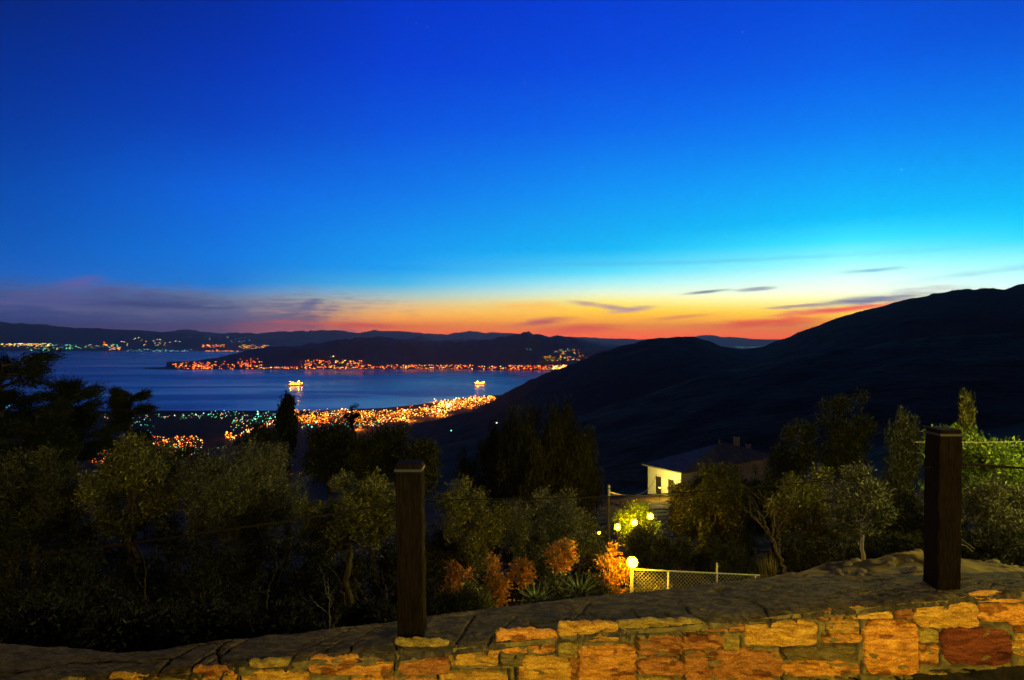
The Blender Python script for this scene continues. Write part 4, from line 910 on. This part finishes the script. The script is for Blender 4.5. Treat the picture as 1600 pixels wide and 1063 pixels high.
# a lamp: globe on a slim mast
def lamp_pts(r): return [(0, 0, 0)]
rest = {}
def lpos(px, py):
    Y = 347*F/(py-CY)
    if px > 590 and py > 655 and not (py < 668): pass
    return (px-CX)/F*Y, Y
def mk_lamp(k):
    m = MB(); m.ball((0, 0, 6), 1, 8, 6); g = m.build('street_lamp', LM[k], None, True)
    ms = MB(); ms.tube([(0, 0, -3.5), (0, 0, 5.5)], .12, 5); p_ = ms.build('mast', M['darkmetal'], g); return g, p_
base_l = {}
cnt = 0
for rank, i in enumerate(big):
    px, py, s, k, cl = LIGHTS[i]; Y = 347*F/(py-CY); x = (px-CX)/F*Y; z = gz(x, Y)
    r = 1.3*s*R.choice((.7, .9, 1, 1, 1.6))*Y/3000
    if cnt < 290:
        if k not in base_l: base_l[k] = mk_lamp(k); g, ms = base_l[k]
        else:
            g0, m0 = base_l[k]; g = g0.copy(); C.objects.link(g); ms = m0.copy(); C.objects.link(ms); ms.parent = g
        g.location = (x, Y, z); g.scale = (r, r, r)
        tag(g, f'{names[k]} street lamp {cl}', 'street lamp', f'{names[k]} street lamps {cl}'); cnt += 1
    else: rest.setdefault(k, MB()).ball((x, Y, z+6*r), r, 6, 4)
for k, m in rest.items():
    tag(m.build('street_lamps', LM[k], None, True), f'countless small {names[k]} lamps of the seaside town', 'street lamps', kind='stuff')
# houses of the seaside town, dark blocks among the lamps
hb_ = mat('town_plaster', (.45, .40, .33), .9, [(.05, (.32, .28, .24), 3)], None, .1); rt_ = mat('town_tiles', (.20, .09, .05), .9, None, None, .1)
def mk_house(i):
    w, l, h = R.uniform(8, 13), R.uniform(9, 15), R.uniform(6, 11); m = MB(); m.box((0, 0, h/2-1), (w, l, h+2)); g = m.build('town_house', hb_, None)
    P = [(-w/2-.4, -l/2-.4, h), (w/2+.4, -l/2-.4, h), (w/2+.4, l/2+.4, h), (-w/2-.4, l/2+.4, h), (0, -l/4, h+2.4), (0, l/4, h+2.4)]
    m = MB(); m.add(P, [[1, 2, 5, 4], [3, 0, 4, 5], [3, 2, 1, 0]], [[0, 1, 4], [2, 3, 5]]); r_ = m.build('roof', rt_, g); return g, r_
hp = [mk_house(i) for i in range(5)]; hn = 0
town = [l for l in LIGHTS if l[4] in (c3, c4)]
for i in range(190):
    l = R.choice(town); px = l[0]+R.uniform(-5, 5); py = l[1]+R.uniform(-2, 2); Y = 349*F/(py-CY); x = (px-CX)/F*Y; z = gz(x, Y)
    if z < SEA+.5 or z > SEA+8: continue
    g0, r0 = hp[hn % 5]
    if hn < 5: g = g0
    else:
        g = g0.copy(); C.objects.link(g); r_ = r0.copy(); C.objects.link(r_); r_.parent = g
    g.location = (x, Y, z); g.rotation_euler = (0, 0, R.uniform(0, 3.1)); hn += 1
    tag(g, f'small tile-roofed house {"in the seaside town centre" if px < 655 else "at the end of the town by the hill foot"}', 'house', 'town houses '+('in the centre' if px < 655 else 'by the hill foot'))
for i in range(26):      # glow of the streets: real lamps lighting the houses and ground around them
    l = R.choice(town); Y = 349*F/(l[1]-CY); x = (l[0]-CX)/F*Y
    lamp_light('street_light', (x, Y, gz(x, Y)+10), 1.6e5, (1, .34, .04), 1.2)
# building-shaped boxes glowing all over, standing in for lights on the far shores
def surf(V, px, py):
    """point of a far ridge mesh seen at px,py: nearest rows"""
    pc = CX+F*V[:, 5, 0]/V[:, 5, 1]; i = int(np.argmin(abs(pc-px))); sy = CY-F*V[i, 1:28, 2]/V[i, 1:28, 1]
    for j in range(len(sy)-1):
        if sy[j] >= py > sy[j+1]: f = (sy[j]-py)/(sy[j]-sy[j+1]); return V[i, 1+j]*(1-f)+V[i, 2+j]*f, py
    return (V[i, 1], sy[0]) if py > sy[0] else (V[i, 1+int(np.argmin(sy))], sy.min())
FL = []
def frect(x0, y0, x1, y1, n, mix, cl, s=(.6, 1.3), V=None):
    for _ in range(int(n*1.4)): FL.append((R.uniform(x0, x1), R.uniform(y0, y1), R.uniform(*s), pick(mix), cl, V))
d1 = 'on the headland across the bay'; d2 = 'along the shore across the bay'; d3 = 'in the harbour town behind the black hill'; d4 = 'on the distant coast at left'
frect(268, 565, 410, 577, 85, dict(o=6, r=2, y=3), d1, V='P'); frect(300, 570, 332, 577, 26, dict(o=3, y=2, r=1), d1, (.9, 1.5), 'P'); frect(370, 561, 410, 573, 22, dict(o=4, r=3), d1, V='P')
frect(408, 573.5, 560, 576.5, 70, dict(o=4, y=3, r=1), d2, V='P'); frect(468, 563, 568, 573, 70, dict(o=4, r=2, y=2, w=.5), d2, V='P')
frect(560, 570, 740, 576.5, 110, dict(o=4, r=1.5, y=3), d2, V='P'); frect(735, 572, 800, 578, 26, dict(r=2, o=1, w=1), d2, V='P'); frect(795, 571, 900, 578, 100, dict(o=4, y=3, r=3), d3, V='P'); frect(860, 571, 888, 577, 40, dict(y=3, w=1, o=2), d3, (1.1, 2.), 'P')
frect(850, 556, 918, 564, 36, dict(o=3, y=3, g=1), d3, (.5, 1.), 'P'); frect(865, 546, 905, 554, 18, dict(o=2, y=1, g=1, c=1), d3, (.5, .9), 'P'); FL += [(521, 557, 1.3, 'w', d2, 'P'), (517, 558, .8, 't', d2, 'P'), (706, 532, .4, 'y', d2, 'P'), (829, 546, .6, 't', d3, 'P'), (824, 546, .5, 'c', d3, 'P')]
frect(0, 537, 80, 541.5, 70, dict(y=5, w=2, g=2), d4, V='L'); frect(40, 543, 110, 548, 22, dict(g=3, t=3, y=1), d4, V='L'); frect(80, 538, 190, 545, 44, dict(t=4, c=2, g=1, y=1), d4, (.5, 1.), V='L')
frect(160, 533, 168, 540, 10, dict(o=2, y=1), d4, V='L'); frect(172, 541, 188, 547, 14, dict(o=2, y=1, r=.5), d4, V='L'); frect(190, 528, 300, 540, 22, dict(c=2, w=2, y=1), d4, (.5, .9), V='L')
frect(200, 546, 300, 550, 30, dict(c=4, t=1), d4, (.4, .8), V='L'); frect(315, 539, 352, 543, 26, dict(y=3, o=2), d4, (.6, 1.), V='L'); frect(315, 547, 375, 551, 26, dict(o=4, y=1), d4, (.5, .9), V='L'); frect(372, 539, 422, 545, 34, dict(y=4, o=1, g=1), d4, (.6, 1.), V='L'); frect(300, 525, 400, 536, 10, dict(c=1, w=1), d4, (.4, .7), V='L')
bl = {}; restf = {}; n = 0
FL.sort(key=lambda l: -l[2]*(1.0))
for px, py, s, k, cl, v in FL:
    V = VP if v == 'P' else VL
    q, sy = surf(V, px, py); Y = q[1]*(1 if abs(sy-py) < 2 else 1); x = (px-CX)/F*q[1]; zz_ = q[2]
    if v == 'L': zz_ = max(zz_, SEA+2)
    w = s*q[1]/F*(1.05 if v == 'P' else 1.6); h = w*(.62 if v == 'P' else .38)
    if n < 285:
        if k not in bl:
            m = MB(); m.box((0, 0, .5), (1, .6, 1)); m.box((0, -.301, .3), (.8, .01, .2)); g = m.build('lit_building', LM[k], None)
            r2 = MB().box((0, 0, 1.03), (1.06, .66, .06)).build('roof', rt_, g); bl[k] = (g, r2)
        else:
            g = bl[k][0].copy(); C.objects.link(g); r2 = bl[k][1].copy(); C.objects.link(r2); r2.parent = g
        g.location = (x, q[1]-8, zz_-h*.15); g.scale = (w, w, h); tag(g, f'shore light shown as a glowing {names[k]} building {cl}', 'building', f'{names[k]} lit buildings {cl}'); n += 1
    else: restf.setdefault(k, MB()).box((x, q[1]-8, zz_+h*.35), (w, w*.6, h))
for k, m in restf.items(): tag(m.build('glowing_blocks', LM[k], None), f'mass of small {names[k]} lights on the far shores of the bay', 'shore lights', kind='stuff')
# lone lamps and lit road on the black hill
for px, py, Y, k, lb in ((705, 673, 1500, 't', 'lone greenish lamp on the black hillside below the town'), (776, 661, 1200, 'w', 'lone warm lamp by the road on the black hill'), (1160, 543, 2200, 'w', 'tiny lamp on the saddle of the black hill')):
    q = at(px, py, Y); m = MB(); m.ball((0, 0, 0), (1.5 if px < 1000 else .5)*Y/1500, 8, 6); o = m.build('street_lamp', LM[k], None); o.location = q
    zg = gz(q.x, Y)
    if q.z < zg+2: o.location.z = zg+2
    ms = MB().tube([(0, 0, min(-1, zg-o.location.z-1)), (0, 0, 0)], .15, 5).build('mast', M['darkmetal'], o); tag(o, lb, 'street lamp')

# ------------------------------------------------------------------ lamps outside the picture that light the terrace and gardens, one added for the trees
def lantern(loc, gzv, power, col, r, label):
    t = empty('lantern', (loc[0], loc[1], gzv), label, 'lantern'); h = loc[2]-gzv
    MB().tube([(0, 0, 0), (0, 0, h-.2)], .035, 8).build('lamp_post', M['darkmetal'], t)
    MB().lathe([(0, .34), (.05, .3), (.2, .2), (.2, .18)], (0, 0, h)).build('hood', M['darkmetal'], t)
    MB().tube([(0, 0, -.2+h), (0, 0, -.17+h)], .12, 10).build('base_plate', M['darkmetal'], t)
    lamp_light('bulb_light', (0, 0, h), power, col, r, t)
lantern((4.2, -3.0, .0), -1.8, 1150, (1, .64, .07), .08, 'terrace lantern behind the viewer')
fl = empty('floodlight', (-1.2, -6.2, -1.8), 'added unseen floodlight behind the viewer brightening the trees, with plates that shade the wall', 'floodlight')  # unseen light added to brighten the trees from the front
MB().tube([(0, -.12, 0), (0, -.12, 4.2)], .05, 8).build('lamp_post', M['darkmetal'], fl)
MB().box((-.32, .165, 4.2), (.66, .44, .012)).box((.32, .11, 4.2), (.6, .34, .012)).build('hood', M['darkmetal'], fl)  # plates shaped to keep the added light off wall top and undergrowth
lamp_light('bulb_light', (0, 0, 4.325), 2150, (1, .84, .36), .02, fl)
lantern((13.2, 9.0, 1.2), gz(13.2, 9.0), 3800, (1, .84, .16), .12, 'garden lantern beyond the right edge')
lantern((-10.5, 5.0, 1.6), gz(-10.5, 5.2), 700, (1, .72, .22), .12, 'lane lantern beyond the left edge')
lantern((16.2, 68.6, -16.0), gz(16.2, 68.6)-.05, 1150, (1, .80, .16), .15, 'yard lamp hidden by the leafy tree at the house corner')
lantern((42, 70, -16.2), gz(42, 70), 150, (1, .55, .12), .15, 'yard lamp hidden by trees right of the house')
